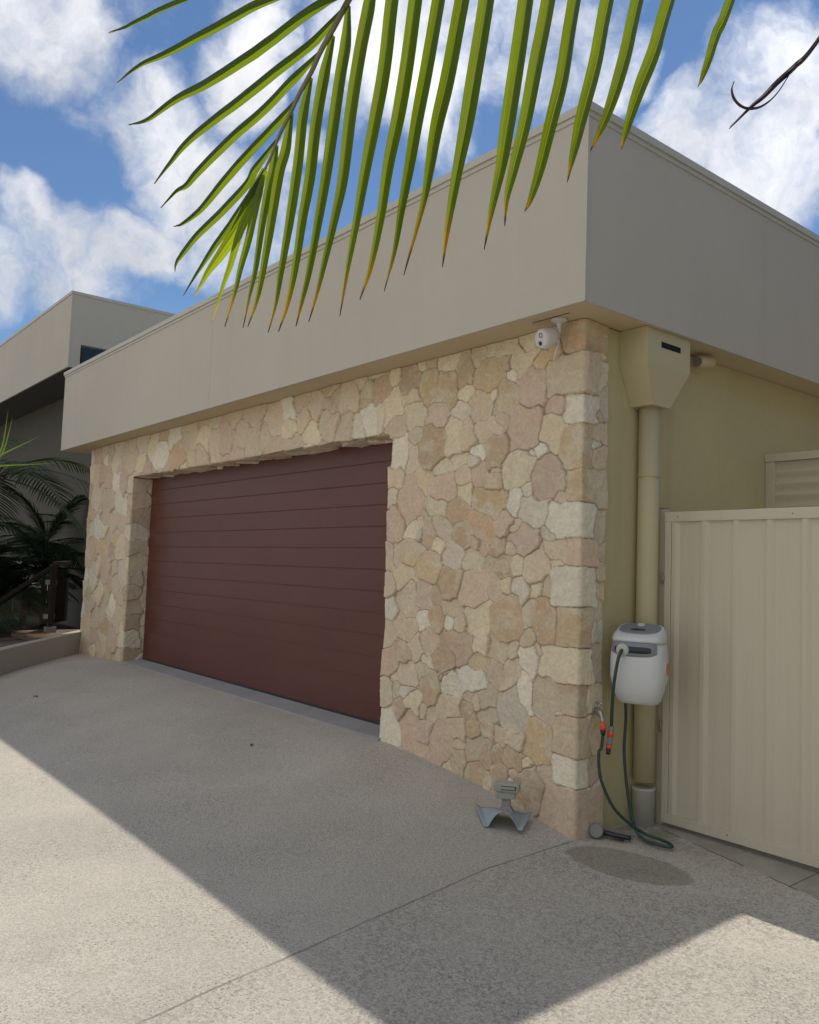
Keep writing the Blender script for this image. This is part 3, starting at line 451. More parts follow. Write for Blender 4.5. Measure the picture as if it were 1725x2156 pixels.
def stone_mat():
    m=bpy.data.materials.new('sandstone'); m.use_nodes=True; t=m.node_tree; b=t.nodes['Principled BSDF']; L=t.links; b.inputs['Roughness'].default_value=.88; b.inputs['Specular IOR Level'].default_value=.2
    a=t.nodes.new('ShaderNodeVertexColor'); a.layer_name='col'; co=t.nodes.new('ShaderNodeTexCoord').outputs['Object']
    src=a.outputs[0]
    for s,lo,hi in ((45,.86,1.12),(190,.90,1.09)):
        n=t.nodes.new('ShaderNodeTexNoise'); n.inputs['Scale'].default_value=s; n.inputs['Detail'].default_value=5; n.inputs['Roughness'].default_value=.65; L.new(co,n.inputs['Vector'])
        r=t.nodes.new('ShaderNodeMapRange'); L.new(n.outputs[0],r.inputs[0]); r.inputs[1].default_value=.3; r.inputs[2].default_value=.7; r.inputs[3].default_value=lo; r.inputs[4].default_value=hi
        k=t.nodes.new('ShaderNodeVectorMath'); k.operation='SCALE'; L.new(src,k.inputs[0]); L.new(r.outputs[0],k.inputs['Scale']); src=k.outputs[0]
    L.new(src,b.inputs['Base Color'])
    n=t.nodes.new('ShaderNodeTexNoise'); n.inputs['Scale'].default_value=120; n.inputs['Detail'].default_value=5; n.inputs['Roughness'].default_value=.7; L.new(co,n.inputs['Vector'])
    q=t.nodes.new('ShaderNodeBump'); q.inputs['Strength'].default_value=.6; q.inputs['Distance'].default_value=.004; L.new(n.outputs[0],q.inputs['Height']); L.new(q.outputs[0],b.inputs['Normal']); return m
mStone=stone_mat()
HS=3.117
house=thing('garage','cream rendered double garage with sandstone front and maroon roller door','garage',(0,0,0))
RC=.012
def map_front(U,V):   # facade x<=0 wraps round the right corner on to the side (x=0)
    n=len(U); P=np.zeros((n,3)); Nn=np.zeros((n,3)); R_=RC; arc=R_*math.pi/2
    P[:,2]=V
    t=U+.012; f=t<-R_; s=t>arc-R_; m=~f&~s
    P[f,0]=U[f]; P[f,1]=.012; Nn[f,1]=-1
    P[s,0]=-.012; P[s,1]=t[s]-arc+2*R_+.012; Nn[s,0]=1
    th=(t[m]+R_)/arc*math.pi/2; Nn[m,0]=np.sin(th); Nn[m,1]=-np.cos(th)
    P[m,0]=-.012-R_+R_*np.sin(th); P[m,1]=.012+R_-R_*np.cos(th)
    return P,Nn
def map_rev(uc,sgn):   # vertical corner at u=uc; reveal on the side sgn (+1: u>uc goes in, facing +x)
    def f(U,V):
        n=len(U); P=np.zeros((n,3)); Nn=np.zeros((n,3)); R_=RC; arc=R_*math.pi/2; t=(U-uc)*sgn+.012
        P[:,2]=V; a=t<-R_; s=t>arc-R_; m=~a&~s
        P[a,0]=U[a]; P[a,1]=.012; Nn[a,1]=-1
        xc=uc-sgn*.012
        P[s,0]=xc; P[s,1]=t[s]-arc+2*R_+.012; Nn[s,0]=sgn
        th=(t[m]+R_)/arc*math.pi/2; Nn[m,0]=sgn*np.sin(th); Nn[m,1]=-np.cos(th)
        P[m,0]=xc-sgn*R_+sgn*R_*np.sin(th); P[m,1]=.012+R_-R_*np.cos(th)
        return P,Nn
    return f
def map_lintel(vc):
    def f(U,V):
        n=len(U); P=np.zeros((n,3)); Nn=np.zeros((n,3)); R_=RC; arc=R_*math.pi/2; t=vc-V+.012
        P[:,0]=U; a=t<-R_; s=t>arc-R_; m=~a&~s
        P[a,2]=V[a]; P[a,1]=.012; Nn[a,1]=-1
        P[s,2]=vc+.012; P[s,1]=t[s]-arc+2*R_+.012; Nn[s,2]=-1
        th=(t[m]+R_)/arc*math.pi/2; Nn[m,2]=-np.sin(th); Nn[m,1]=-np.cos(th)
        P[m,2]=vc+.012+R_-R_*np.sin(th); P[m,1]=.012+R_-R_*np.cos(th)
        return P,Nn
    return f
DXL,DXR,DT=-7.341,-1.943,2.598
def left_map(U,V):  # left pier: right corner wraps into the opening, left end wraps back
    P,Nn=map_rev(DXL,1)(U,V); k=U<-8.6
    P2,N2=map_rev(-9.06,-1)(U[k],V[k]); P[k]=P2; Nn[k]=N2
    return P,Nn
def pier_right_map(U,V):
    P,Nn=map_front(U,V); k=U<-1.6
    P2,N2=map_rev(DXR,-1)(U[k],V[k]); P[k]=P2; Nn[k]=N2
    return P,Nn
def left_top_map(U,V):
    n=len(U); P=np.zeros((n,3)); Nn=np.zeros((n,3)); P[:,0]=U;P[:,1]=.012;P[:,2]=V;Nn[:,1]=-1
    k=U<-8.6; P2,N2=map_rev(-9.06,-1)(U[k],V[k]); P[k]=P2; Nn[k]=N2
    return P,Nn
cladding('stone_cladding',S_R+left_all,[(DXR-.27,.215,-.16,DT,pier_right_map,.0048),(DXR,.215,DT,HS-.004,map_front,.0048),
  (DXL,DXR,DT-.27,HS-.004,map_lintel(DT),.008),(-9.24,DXL+.27,.1,DT,left_map,.008),(-9.24,DXL,DT,HS-.004,left_top_map,.008)],.005,house)
# ---------------------------------------------------------------- garage shell
YB=14.
m=MB(); m.box(-.30,-.03,.04,YB,-.4,HS-.003); m.build('side_wall',mWall,house)
m=MB(); m.box(-1.90,-.31,.04,.27,-.3,HS-.003); m.box(-7.38,-1.902,.04,.27,DT+.04,HS-.003); m.box(-9.02,-7.385,.04,.27,-.1,HS-.003); m.box(-9.02,-8.8,.272,YB,-.1,HS-.003); m.build('wall_core',mWall,house)
FX,FY,FL,ZT=.2205,-.2785,-9.523,4.226
m=MB(); m.box(FL+.01,FX-.01,FY+.012,YB,HS,HS+.02); m.build('soffit',mSoffit,house)
m=MB()
m.box(FL,-4.612,FY,FY+.03,HS-.008,ZT); m.box(-4.609,FX,FY,FY+.03,HS-.008,ZT); m.box(-4.62,-4.60,FY+.0315,FY+.04,HS,ZT-.01)
m.box(FX-.03,FX,FY+.031,YB,HS-.008,ZT); m.box(FL,FL+.03,FY+.031,YB,HS-.008,ZT); m.build('fascia',mFascia,house)
m=MB(); m.box(FX-.004,FX+.004,FY-.004,FY+.004,HS-.006,ZT); m.build('corner_trim',mCap,house)
m=MB()   # pressed metal capping: drip lip, upstand, top
for a,zz0,zz1 in ((.008,ZT-.028,ZT+.002),(.020,ZT+.003,ZT+.050),(.012,ZT+.051,ZT+.058)):
    m.box(FL-a,FX+a,FY-a,FY+.12,zz0,zz1); m.box(FX-.12,FX+a,FY+.121,YB,zz0,zz1); m.box(FL-a,FL+.12,FY+.121,YB,zz0,zz1)
m.build('parapet_capping',mCap,house)
m=MB(); m.box(FL+.03,FX-.03,FY+.04,YB,3.80,3.86); m.build('roof',mRoof,house)
# soffit joint near the corner
MB().box(-.30,-.004,-.147,-.144,HS-.0035,HS-.0005).build('soffit_joint',mDark,house); MB().box(-.029,-.025,.2,.5,HS-.0035,HS-.0005).build('soffit_joint',mDark,house)
# ---------------------------------------------------------------- roller door
DY=.272; ZD0,ZD1=.270,2.78
m=MB(); pitch=.1815; z=ZD0; k=0
prof=[]
while z<ZD1:
    # one slat: flat face, a shallow tilted lip catches the light, then a dark groove
    prof+= [(DY,z+.0),(DY-.0022,z+.003),(DY-.003,z+pitch-.010),(DY-.0040,z+pitch-.0055),(DY-.0014,z+pitch-.0020)]
    z+=pitch
vs=[];fs=[]
segs=48
for (y,zz) in prof:
    for i in range(segs+1):
        x=DXL+.0+(DXR-DXL)*i/segs; vs.append((x,y+.0012*math.sin(x*2.3+zz*9)*math.sin(x*5.1+zz*3),zz))
n=segs+1
for j in range(len(prof)-1):
    for i in range(segs): fs.append((j*n+i,j*n+i+1,(j+1)*n+i+1,(j+1)*n+i))
m.add(vs,fs); m.box(DXL-.03,DXR+.03,DY+.03,DY+.06,.2,2.8); door=m.build('roller_door',mDoor,house)
sub(MB().box(DXL+.02,DXR-.02,DY-.006,DY+.01,.268,.292),'rubber_seal',mBlack,door)
m=MB(); y0,y1=-.012,.30   # sloped concrete sill
vs=[(DXL-.02,y0,.10),(DXR+.03,y0,.10),(DXR+.03,y0,.248),(DXL-.02,y0,.252),(DXL-.02,y0+.012,.257),(DXR+.03,y0+.012,.254),(DXR+.03,.40,.279),(DXL-.02,.40,.279),(DXL-.02,.40,.10),(DXR+.03,.40,.10)]
m.add(vs,[(0,1,2,3),(3,2,5,4),(4,5,6,7),(0,3,4,7,8),(1,9,6,5,2),(7,6,9,8)]); m.build('door_sill',mSill,house)
# ---------------------------------------------------------------- rain head and downpipe
rx1,ry0,ry1=.181,.381,.845
m=MB(); zt,zm,zb=HS-.003,2.885,2.655
def rect(x0,x1,y0,y1,z): return [Vector((x0,y0,z)),Vector((x1,y0,z)),Vector((x1,y1,z)),Vector((x0,y1,z))]
m.loft([rect(-.028,rx1,ry0,ry1,zt),rect(-.028,rx1,ry0,ry1,zm),rect(-.028,.135,.500,.705,zb),rect(-.028,.135,.500,.705,zb-.012)],smooth=False); rh=m.build('rain_head',mPipe,house)
sub(MB().box(rx1-.002,rx1+.0015,.525,.735,3.002,3.040),'overflow_slot',mDark,rh)
px_,py_,pr=.046,.603,.066
m=MB(); m.tube([(px_,py_,2.66),(px_,py_,1.4),(px_,py_,.28)],pr,32); dp=m.build('downpipe',mPipe,house)
m=MB(); m.lathe([(pr+.001,-.1),(pr+.001,.120),(pr+.004,.121),(pr+.004,.225),(pr+.0065,.227),(pr+.0065,.240),(pr-.004,.241)],Matrix.Translation((px_,py_,0)),32); sub(m,'pipe_socket',mPVC,dp)
for zz in (2.2,.95):
    m=MB(); m.tube([(px_+ (pr+.003)*math.cos(a_),py_+(pr+.003)*math.sin(a_),zz) for a_ in [math.pi*.62-k*math.pi*1.24/20 for k in range(21)]],.004,6); m.lathe([(pr+.0015,zz-.011),(pr+.0028,zz-.011),(pr+.0028,zz+.011),(pr+.0015,zz+.011)],Matrix.Translation((px_,py_,0)),32); sub(m,'pipe_strap',mPipe,dp)
rl=random.Random(3); mLeafDry=mat('dead_leaf',(.13,.085,.04),.8)
for q,(lx,ly,ln,la) in enumerate(((-6.2,-1.35,.07,.4),(-2.55,-.75,.05,2.2))):
    m=MB(); z0_=gz(lx,ly)+.003; d0=Vector((math.cos(la),math.sin(la),0)); s0=Vector((-d0.y,d0.x,0)); P_=[Vector((lx,ly,z0_))+d0*ln*k/6+Vector((0,0,.010*math.sin(k/6*3.1)*rl.uniform(.5,1.5))) for k in range(7)]
    vs_=[];  
    for k,p_ in enumerate(P_): w_=ln*.20*math.sin(math.pi*(k+.3)/6.6); vs_+=[p_+s0*w_+Vector((0,0,.006)),p_,p_-s0*w_+Vector((0,0,.004))]
    m.add(vs_,[f for k in range(6) for f in ((k*3,k*3+1,k*3+4,k*3+3),(k*3+1,k*3+2,k*3+5,k*3+4))])
    tag(m.build('fallen_leaf',mLeafDry),['small dark curled leaf lying far left on the shaded driveway','small dry leaf on the driveway in front of the door','tiny dry leaf near the foot of the garage door','tiny dry leaf in the middle of the driveway','brown leaf scrap on the concrete strip under the gate','small brown leaf scrap near the hose loop'][q],'leaf','dead leaves on the concrete')
# small flood light fitting under the soffit
t=thing('wall_light','small cream cylindrical light fitting tucked under the soffit beside the rain head','light fitting',(.05,1.22,3.05))
m=MB(); m.box(-.028,-.018,1.16,1.28,3.00,3.10,bev=.004); m.box(-.018,.0,1.20,1.24,3.03,3.07); m.build('mounting_plate',mSoffit,t)
R1=Matrix.Translation((.06,1.13,3.045))@Matrix.Rotation(math.radians(-82),4,'X')@Matrix.Rotation(.1,4,'Y')
m=MB(); m.lathe([(.026,0),(.038,.003),(.041,.012),(.041,.14),(.036,.148),(.026,.152)],R1,24); lb=m.build('lamp_body',mSoffit,t)
m=MB(); m.lathe([(.033,-.003),(.033,.002)],R1,24); sub(m,'lens',mSteelDk,lb)
# ---------------------------------------------------------------- unseen block added beside the passage: darkens the side fascia, bounces warm light
t=thing('unseen_shade_block','unseen cream house block added beside the passage to shade the side fascia','house',(3.4,2,0))
m=MB(); m.box(3.4,9,1.0,14,-.3,4.8); m.build('wall',mKerb,t); m=MB(); m.box(3.2,9.3,.8,14.3,4.81,5.0); m.build('roof',mRoof,t)
# ---------------------------------------------------------------- gate
GY=.70; GXL,GXR=.121,1.30; gb,gt_=.043,1.972
t=thing('side_gate','cream ribbed sheet metal gate in a steel frame beside the downpipe','gate',(GXL,GY,gb))
m=MB()
m.box(GXL+.0,GXL+.045,GY-.02,GY+.02,gb,gt_-.0445,bev=.003); m.box(GXR-.045,GXR,GY-.02,GY+.02,gb,gt_-.0445,bev=.003)
m.box(GXL-.002,GXR+.002,GY-.022,GY+.022,gt_-.062,gt_,bev=.004); m.box(GXL-.001,GXR+.001,GY-.021,GY+.021,gb-.008,gb+.052,bev=.003)
fr_=m.build('frame',mGate,t)
m=MB(); ribs=[.190,.398,.608,.816,1.021,1.225]; pts=[]
x=GXL+.046; pts.append((x,0))
for r in ribs:   # narrow raised rib, flat pan with a soft stiffening step
    for dx,dy in ((-.024,0),(-.020,-.016),(.006,-.016),(.030,0)):
        if pts[-1][0]<r+dx<GXR-.046: pts.append((r+dx,dy))
pts.append((GXR-.046,0))
vs=[(x,GY+y,z) for z in (gb+.04,gt_-.05) for x,y in pts]; n=len(pts)
vs+=[(x,GY+y+.003,z) for z in (gb+.04,gt_-.05) for x,y in pts]
m.add(vs,[(i,i+1,n+i+1,n+i) for i in range(n-1)]+[(2*n+i,3*n+i,3*n+i+1,2*n+i+1) for i in range(n-1)]); m.build('ribbed_sheet',mGate,t)
for z in (.45,1.87): pass
for z in (1.55,.62):
    m=MB(); m.box(GXL-.012,GXL+.004,GY-.030,GY-.016,z-.02,z+.02,bev=.002); m.lathe([(.006,-.035),(.006,.035)],Matrix.Translation((GXL-.008,GY-.026,z)),10); m.build('hinge',mSteelDk,t)
for xx,zz in ((.215,1.94),(.57,.07),(.95,1.94)): m=MB(); m.lathe([(.005,0),(.004,.003)],Matrix.Translation((xx,GY-.0225,zz))@Matrix.Rotation(math.pi/2,4,'X'),8); m.build('rivet',mSteelDk,t)
t=thing('gate_post','slim cream steel post between downpipe and gate','post',(.09,GY,0.0))
m=MB(); m.box(.068,.108,GY+.0,GY+.05,-.05,1.995,bev=.003); m.build('post_tube',mGate,t); m=MB(); m.box(.066,.110,GY-.002,GY+.052,1.996,2.001); m.build('post_cap',mSteelDk,t)
# fence panels continuing behind out of sight: right post of the gate
tag(MB().box(1.32,1.38,GY-.02,GY+.04,-.1,2.0,bev=.004).build('gate_post',mGate),'cream steel latch post at the outer side of the gate','post')
# louvred screen behind the gate
t=thing('louvred_screen','cream slatted metal screen standing behind the gate against the olive wall','screen',(0.2,2.25,0))
m=MB(); LY=2.235
m.box(-.027,1.2,LY-.03,LY+.03,2.47,2.53,bev=.004); m.box(-.027,.045,LY-.022,LY+.02,.0,2.469,bev=.003); m.box(1.13,1.2,LY-.022,LY+.02,.0,2.469,bev=.003); m.build('frame',mGate,t)
m=MB(); pts=[]; z=.05
while z<2.46: pts+=[(LY+.012,z),(LY+.006,z+.02),(LY-.012,z+.045),(LY-.012,z+.062),(LY+.008,z+.074)]; z+=.088
n=len(pts); m.smooth=True; m.add([(x,y,min(z,2.468)) for x in (.0455,1.1295) for y,z in pts],[(i,i+1,n+i+1,n+i) for i in range(n-1)]); m.build('slats',mGate,t)
# ---------------------------------------------------------------- hose reel
rc=Vector((.197,.325,1.036)); 
fn=Vector((.36,-.93,0)).normalized(); rt=Vector((-fn.y,fn.x,0))   # front normal, right-hand side seen from the front
RM=Matrix((rt,fn*-1,Vector((0,0,1)))).transposed().to_4x4(); RM.translation=rc    # local x right, y into the wall, z up
t=thing('hose_reel','white and grey wall mounted hose reel with green hose hanging from its mouth','hose reel',tuple(rc))
def rring(w,d,yc,z,p=3.4,n=40,tl=0):
    out=[]
    for k in range(n):
        a=2*math.pi*k/n; c,s=math.cos(a),math.sin(a)
        x=w*math.copysign(abs(c)**(2/p),c); y=d*math.copysign(abs(s)**(2/p),s)
        if y>0: y*=.9
        out.append(RM@Vector((x,yc+y,z+tl*(yc+y))))
    return out
m=MB(); rings=[]
prof=[(-.238,.085,.060,.02),(-.234,.108,.080,.012),(-.215,.124,.096,.008),(-.16,.143,.112,0),(-.08,.163,.122,0),(.0,.164,.125,0),(.06,.161,.122,0),(.10,.156,.117,.002),(.135,.150,.108,.004)]
for z,w_,d_,yc in prof: rings.append(rring(w_,d_,yc,z))
m.loft(rings); m.build('housing',mReel,t)
m=MB(); rings=[rring(w_,d_,yc,z,tl=tl) for z,w_,d_,yc,tl in ((.128,.1535,.117,.002,0),(.145,.154,.120,.001,.02),(.165,.152,.119,.002,.12),(.185,.146,.113,.004,.24),(.198,.136,.102,.008,.30),(.203,.128,.094,.010,.32))]
m.loft(rings); lid=m.build('lid',mReel,t)
m=MB(); rings=[rring(w_,d_,yc,z,2.6,tl=.32) for z,w_,d_,yc in ((.2022,.122,.088,.012),(.2065,.121,.087,.012),(.2085,.112,.079,.014))]; m.loft(rings); sub(m,'grey_top_panel',mReelGrey,lid)
def ltop(x,y,z): return RM@Vector((x,y,z+.32*y))
def disc(r1,r2,cx_,cy_,z0,z1): return [[ltop(cx_+r1*math.cos(a),cy_+r2*math.sin(a),z) for a in [2*math.pi*k/24 for k in range(24)]] for z in (z0,z1)]
m=MB(); m.loft(disc(.023,.018,-.005,.050,.208,.215)); sub(m,'release_button',mWhite,lid)
m=MB(); m.loft(disc(.048,.013,-.004,-.022,.208,.2105)); sub(m,'handle_recess',mBlack,lid)
# grey band with the dark mouth, bent round the front of the housing
def band(x0,x1,zl,zh,off,n=24):
    vs=[];fs=[]
    for i in range(n+1):
        x=x0+(x1-x0)*i/n; u=(x-x0)/(x1-x0); w_,d_=.158,.119; e=min(.999,abs(x)/w_); y=.002-d_*(1-e**3.4)**(1/3.4)-off
        r=1-(2*abs(u-.5))**5*.35; zc=(zl(x)+zh(x))/2; hh=(zh(x)-zl(x))/2*r
        vs+=[RM@Vector((x,y,zc-hh)),RM@Vector((x,y-.004,zc-hh+.004)),RM@Vector((x,y-.004,zc+hh-.004)),RM@Vector((x,y,zc+hh))]
    for i in range(n):
        for k in range(3): fs.append((i*4+k,(i+1)*4+k,(i+1)*4+k+1,i*4+k+1))
    return vs,fs
m=MB(); m.smooth=True; v_,f_=band(-.140,.128,lambda x:.045+.35*x*x,lambda x:.128+.6*(x)*(x)-.0,.004); m.add(v_,f_); gb_=m.build('grey_band',mReelGrey,t)
m=MB(); m.smooth=True; v_,f_=band(-.118,.098,lambda x:.066,lambda x:.108+.2*x*x,.0065); m.add(v_,f_); sub(m,'hose_mouth',mBlack,gb_)
m=MB(); gx=-.068; yf=-.135
GM=RM@Matrix.Translation((gx,yf+.012,.083))@Matrix.Rotation(math.pi/2,4,'X')
m.lathe([(.034,-.01),(.038,.0),(.038,.006),(.032,.012),(.015,.016)],GM,28); m.build('hose_stop',mPVC,t)
# side badge
m=MB(); BM=RM@Matrix.Translation((.1605,.0,-.02))@Matrix.Rotation(math.pi/2,4,'Y')
m.lathe([(.050,-.004),(.050,.0052),(.046,.006)],BM,28); bd_=m.build('side_cap',mReel,t); m=MB(); m.lathe([(.040,.0062),(.040,.0072)],BM,28); sub(m,'orange_badge',mBadge,bd_)
m=MB(); m.box(-.025,.10,.40,.46,.92,1.14,bev=.006); m.build('wall_bracket',mReelGrey,t)
# hose from the mouth down to its connector, and lead hose from the housing to the tap
p0=GM@Vector((0,0,.012)); T0=GM@Vector((0,0,.03))
hp=[p0,T0+Vector((-.004,0,-.012)),RM@Vector((-.082,-.172,.02)),RM@Vector((-.105,-.160,-.11)),RM@Vector((-.122,-.130,-.24)),RM@Vector((-.132,-.10,-.34)),RM@Vector((-.136,-.09,-.392))]
m=MB(); m.tube(crom(hp,40),.0098,12); hs=m.build('hose',mHose,t)
e=RM@Vector((-.136,-.09,-.392)); m=MB()
dn=Matrix.Translation(e)@Matrix.Rotation(math.pi,4,'X')@Matrix.Rotation(-.14,4,'Y')
m.lathe([(.010,-.02),(.0145,-.012),(.0145,.010),(.017,.012)],dn,18); cn=m.build('hose_connector',mReelGrey,t)
m=MB(); m.lathe([(.0175,.012),(.020,.014),(.019,.042),(.016,.043)],dn,18); sub(m,'orange_ring',mOrange,cn)
m=MB(); m.lathe([(.0155,.043),(.0165,.060),(.0155,.082),(.0155,.094)],dn,18); sub(m,'clear_joint',mSteelDk,cn)
m=MB(); m.lathe([(.0175,.094),(.0175,.112),(.0155,.113)],dn,18); sub(m,'orange_ring',mOrange,cn)
m=MB(); m.lathe([(.0145,.113),(.0125,.150),(.011,.152)],dn,18); sub(m,'end_plug',mBlack,cn)
# tap on the side return of the stone
tp=Vector((.075,.150,.690))
t2=thing('garden_tap','old brass garden tap on the stone return with an orange hose connector','tap',tuple(tp))
m=MB(); m.tube([(-.01,.165,.742),(.03,.155,.742),(.052,.150,.738),(.064,.148,.722),(.072,.146,.70),(.076,.145,.675)],[.012,.012,.014,.012,.012,.014],14); m.lathe([(.019,-.004),(.019,.006)],Matrix.Translation((.0,.163,.742))@Matrix.Rotation(math.pi/2,4,'Y'),14); m.build('spout',mTap,t2)
m=MB(); m.tube([(.040,.152,.745),(.040,.152,.775),(.040,.152,.785)],[.009,.009,.012],12); m.tube([(.010,.160,.790),(.040,.152,.793),(.070,.144,.790)],[.005,.008,.005],8); m.build('handle',mTap,t2)
cm=Matrix.Translation((.076,.145,.678))@Matrix.Rotation(math.pi,4,'X')@Matrix.Rotation(.05,4,'Y')
m=MB(); m.lathe([(.016,-.004),(.0195,.0),(.0195,.036),(.016,.038)],cm,18); k_=m.build('hose_connector',mOrange,t2)
m=MB(); m.lathe([(.0165,.038),(.015,.055),(.011,.07)],cm,18); sub(m,'connector_sleeve',mBlack,k_)
ds=cm@Vector((0,0,.065))
rb=RM@Vector((-.072,-.02,-.232))
lead=[ds,ds+Vector((-.012,0,-.08)),Vector((.062,.130,.50)),Vector((.075,.135,.36)),Vector((.125,.19,.20)),Vector((.180,.28,.10)),Vector((.240,.35,.045)),Vector((.33,.38,.030)),Vector((.415,.355,.027)),Vector((.425,.318,.026)),Vector((.355,.300,.024)),Vector((.270,.305,.024)),Vector((.205,.315,.055)),Vector((.160,.320,.15)),Vector((.128,.318,.30)),Vector((.110,.310,.50)),Vector((.118,.31,.68)),rb+Vector((0,0,-.01)),rb+Vector((0,0,.02))]
tag(MB().tube(crom(lead,150),.0092,12).build('lead_hose',mHose),'thin dark green hose looping from the tap along the ground up to the reel','hose')
# ---------------------------------------------------------------- spray nozzle lying by the wall
t=thing('spray_gun','grey hose nozzle with round rose head lying on the ground by the wall','hose nozzle',(.10,.17,.02))
nz_=Vector((.048,.140,.048)); ax=Vector((.55,-.80,.22)).normalized()
q=ax.to_track_quat('Z','Y').to_matrix().to_4x4(); q.translation=nz_
m=MB(); m.lathe([(.022,-.045),(.034,-.015),(.040,-.002),(.040,.012),(.036,.014)],q,28); rs=m.build('rose_head',mReelGrey,t)
m=MB(); m.lathe([(.034,.0142),(.034,.0165)],q,28); sub(m,'rose_plate',mSteelDk,rs)
m=MB(); m.tube([nz_-ax*.035,nz_-ax*.05+Vector((.03,.02,-.008)),Vector((.125,.20,.035)),Vector((.185,.235,.030)),Vector((.215,.245,.030))],[.015,.016,.015,.014,.014],14); m.tube([Vector((.10,.185,.03)),Vector((.14,.19,.022)),Vector((.19,.215,.020))],.006,8); m.build('grip',mBlack,t)
# ---------------------------------------------------------------- plastic bracket on the ground
bx,by=-.335,-.235; bz=gz(bx,by)
t=thing('hose_bracket','blue grey plastic saddle shaped bracket with a boxy head lying by the stone pier','bracket',(bx,by,bz))
af=Vector((.60,-.80,0)).normalized(); ar=Vector((.80,.60,0))   # arch opening faces the camera
BMx=Matrix((ar,-af,Vector((0,0,1)))).transposed().to_4x4(); BMx.translation=Vector((bx,by,bz))
m=MB(); m.smooth=True; vs=[];fs=[]; nu,nv=36,8
def sadd(u,v,o):   # u across (-1..1), v along the depth (0 front .. 1 back): an arch whose feet flare into upturned wings
    x=u*(.115+.060*v); z=.095*max(0,1-(abs(u)/.76)**2)*(1-.5*v)+.070*v*abs(u)**1.4*(1.0 if u<0 else .75)+.003
    return BMx@Vector((x-.03*v,-.095+.21*v,z+.006-o))
for o in (0,.006):
    for i in range(nu+1):
        for j in range(nv+1): vs.append(sadd(-1+2*i/nu,j/nv,o))
q_=(nu+1)*(nv+1)
for i in range(nu):
    for j in range(nv):
        a=i*(nv+1)+j; fs.append((a,a+1,a+nv+2,a+nv+1)); fs.append((q_+a,q_+a+nv+1,q_+a+nv+2,q_+a+1))
for i in range(nu):
    for j in (0,nv): a=i*(nv+1)+j; fs.append((a,a+nv+1,q_+a+nv+1,q_+a))
for j in range(nv):
    for i in (0,nu): a=i*(nv+1)+j; fs.append((a,a+1,q_+a+1,q_+a))
m.add(vs,fs); m.build('saddle',mBrk,t)
m=MB(); m.loft([[BMx@Vector((x*w_,y*d_-.0+yo,z)) for x,y in ((-1,-1),(1,-1),(1,1),(-1,1))] for z,w_,d_,yo in ((.072,.050,.030,.02),(.105,.026,.022,.03),(.135,.024,.022,.035),(.15,.030,.026,.035))],smooth=False); m.build('neck',mSteelDk,t)
m=MB(); m.box(-.060,.055,.0,.085,.148,.190,BMx,bev=.008); m.box(-.078,.078,-.012,.095,.190,.240,BMx,bev=.010); hd=m.build('head',mBrkHead,t)
m=MB()
for z_ in (.207,.228): m.box(-.030,.060,-.0145,-.011,z_-.0015,z_+.0015,BMx)
m.box(.054,.060,-.0145,-.011,.21,.228,BMx); sub(m,'slot',mBlack,hd)
# ---------------------------------------------------------------- security camera
cb=Vector((-.135,-.085,HS)); t=thing('security_camera','white dome bodied security camera hanging from the soffit by the corner stone','camera',tuple(cb))
m=MB(); m.lathe([(.050,0),(.052,-.004),(.050,-.013),(.040,-.018),(.020,-.024),(.014,-.05),(.012,-.085)],Matrix.Translation(cb),28)
m.tube([cb+Vector((0,0,-.06)),cb+Vector((-.004,-.004,-.10)),cb+Vector((-.012,-.01,-.125))],[.013,.012,.014],14); m.build('mount',mWhite,t)
bc=cb+Vector((-.050,-.050,-.118)); vd=Vector((-.15,-.93,-.30)).normalized(); q=vd.to_track_quat('Z','Y').to_matrix().to_4x4(); q.translation=bc
m=MB(); m.lathe([(.030,-.070),(.048,-.062),(.060,-.040),(.064,-.010),(.064,.025),(.060,.045),(.050,.055)],q,32); bdy=m.build('camera_body',mWhite,t)
ql=Matrix.Translation(q@Vector((0,0,.0555)))@q.to_3x3().to_4x4()
def cring(m,cx_,cy_,r0,r1,z,n=24):
    vs=[q@Vector((cx_+r*math.cos(2*math.pi*k/n),cy_+r*math.sin(2*math.pi*k/n),zz)) for r,zz in ((r0,z),(r1,z),(r1,.05),(r0,.05)) for k in range(n)]
    m.add(vs,[(a*n+k,a*n+(k+1)%n,((a+1)%4)*n+(k+1)%n,((a+1)%4)*n+k) for a in range(4) for k in range(n)])
m=MB(); cring(m,.012,.022,.011,.015,.0575); cring(m,-.008,-.024,.0,.014,.0575); sub(m,'lens_ring',mBlack,bdy)
m=MB(); cring(m,-.008,-.024,.0,.007,.0590); sub(m,'lens',mGlass,bdy)
an0=bc+Vector((.055,.03,-.03)); m=MB(); m.tube([an0+Vector((-.02,0,0)),an0+Vector((.018,.0,.004))],[.007,.007],10); m.tube([an0+Vector((.018,0,.006)),an0+Vector((.012,-.02,-.06)),an0+Vector((.002,-.03,-.125))],[.0065,.0055,.004],10); m.build('antenna',mWhite,t)
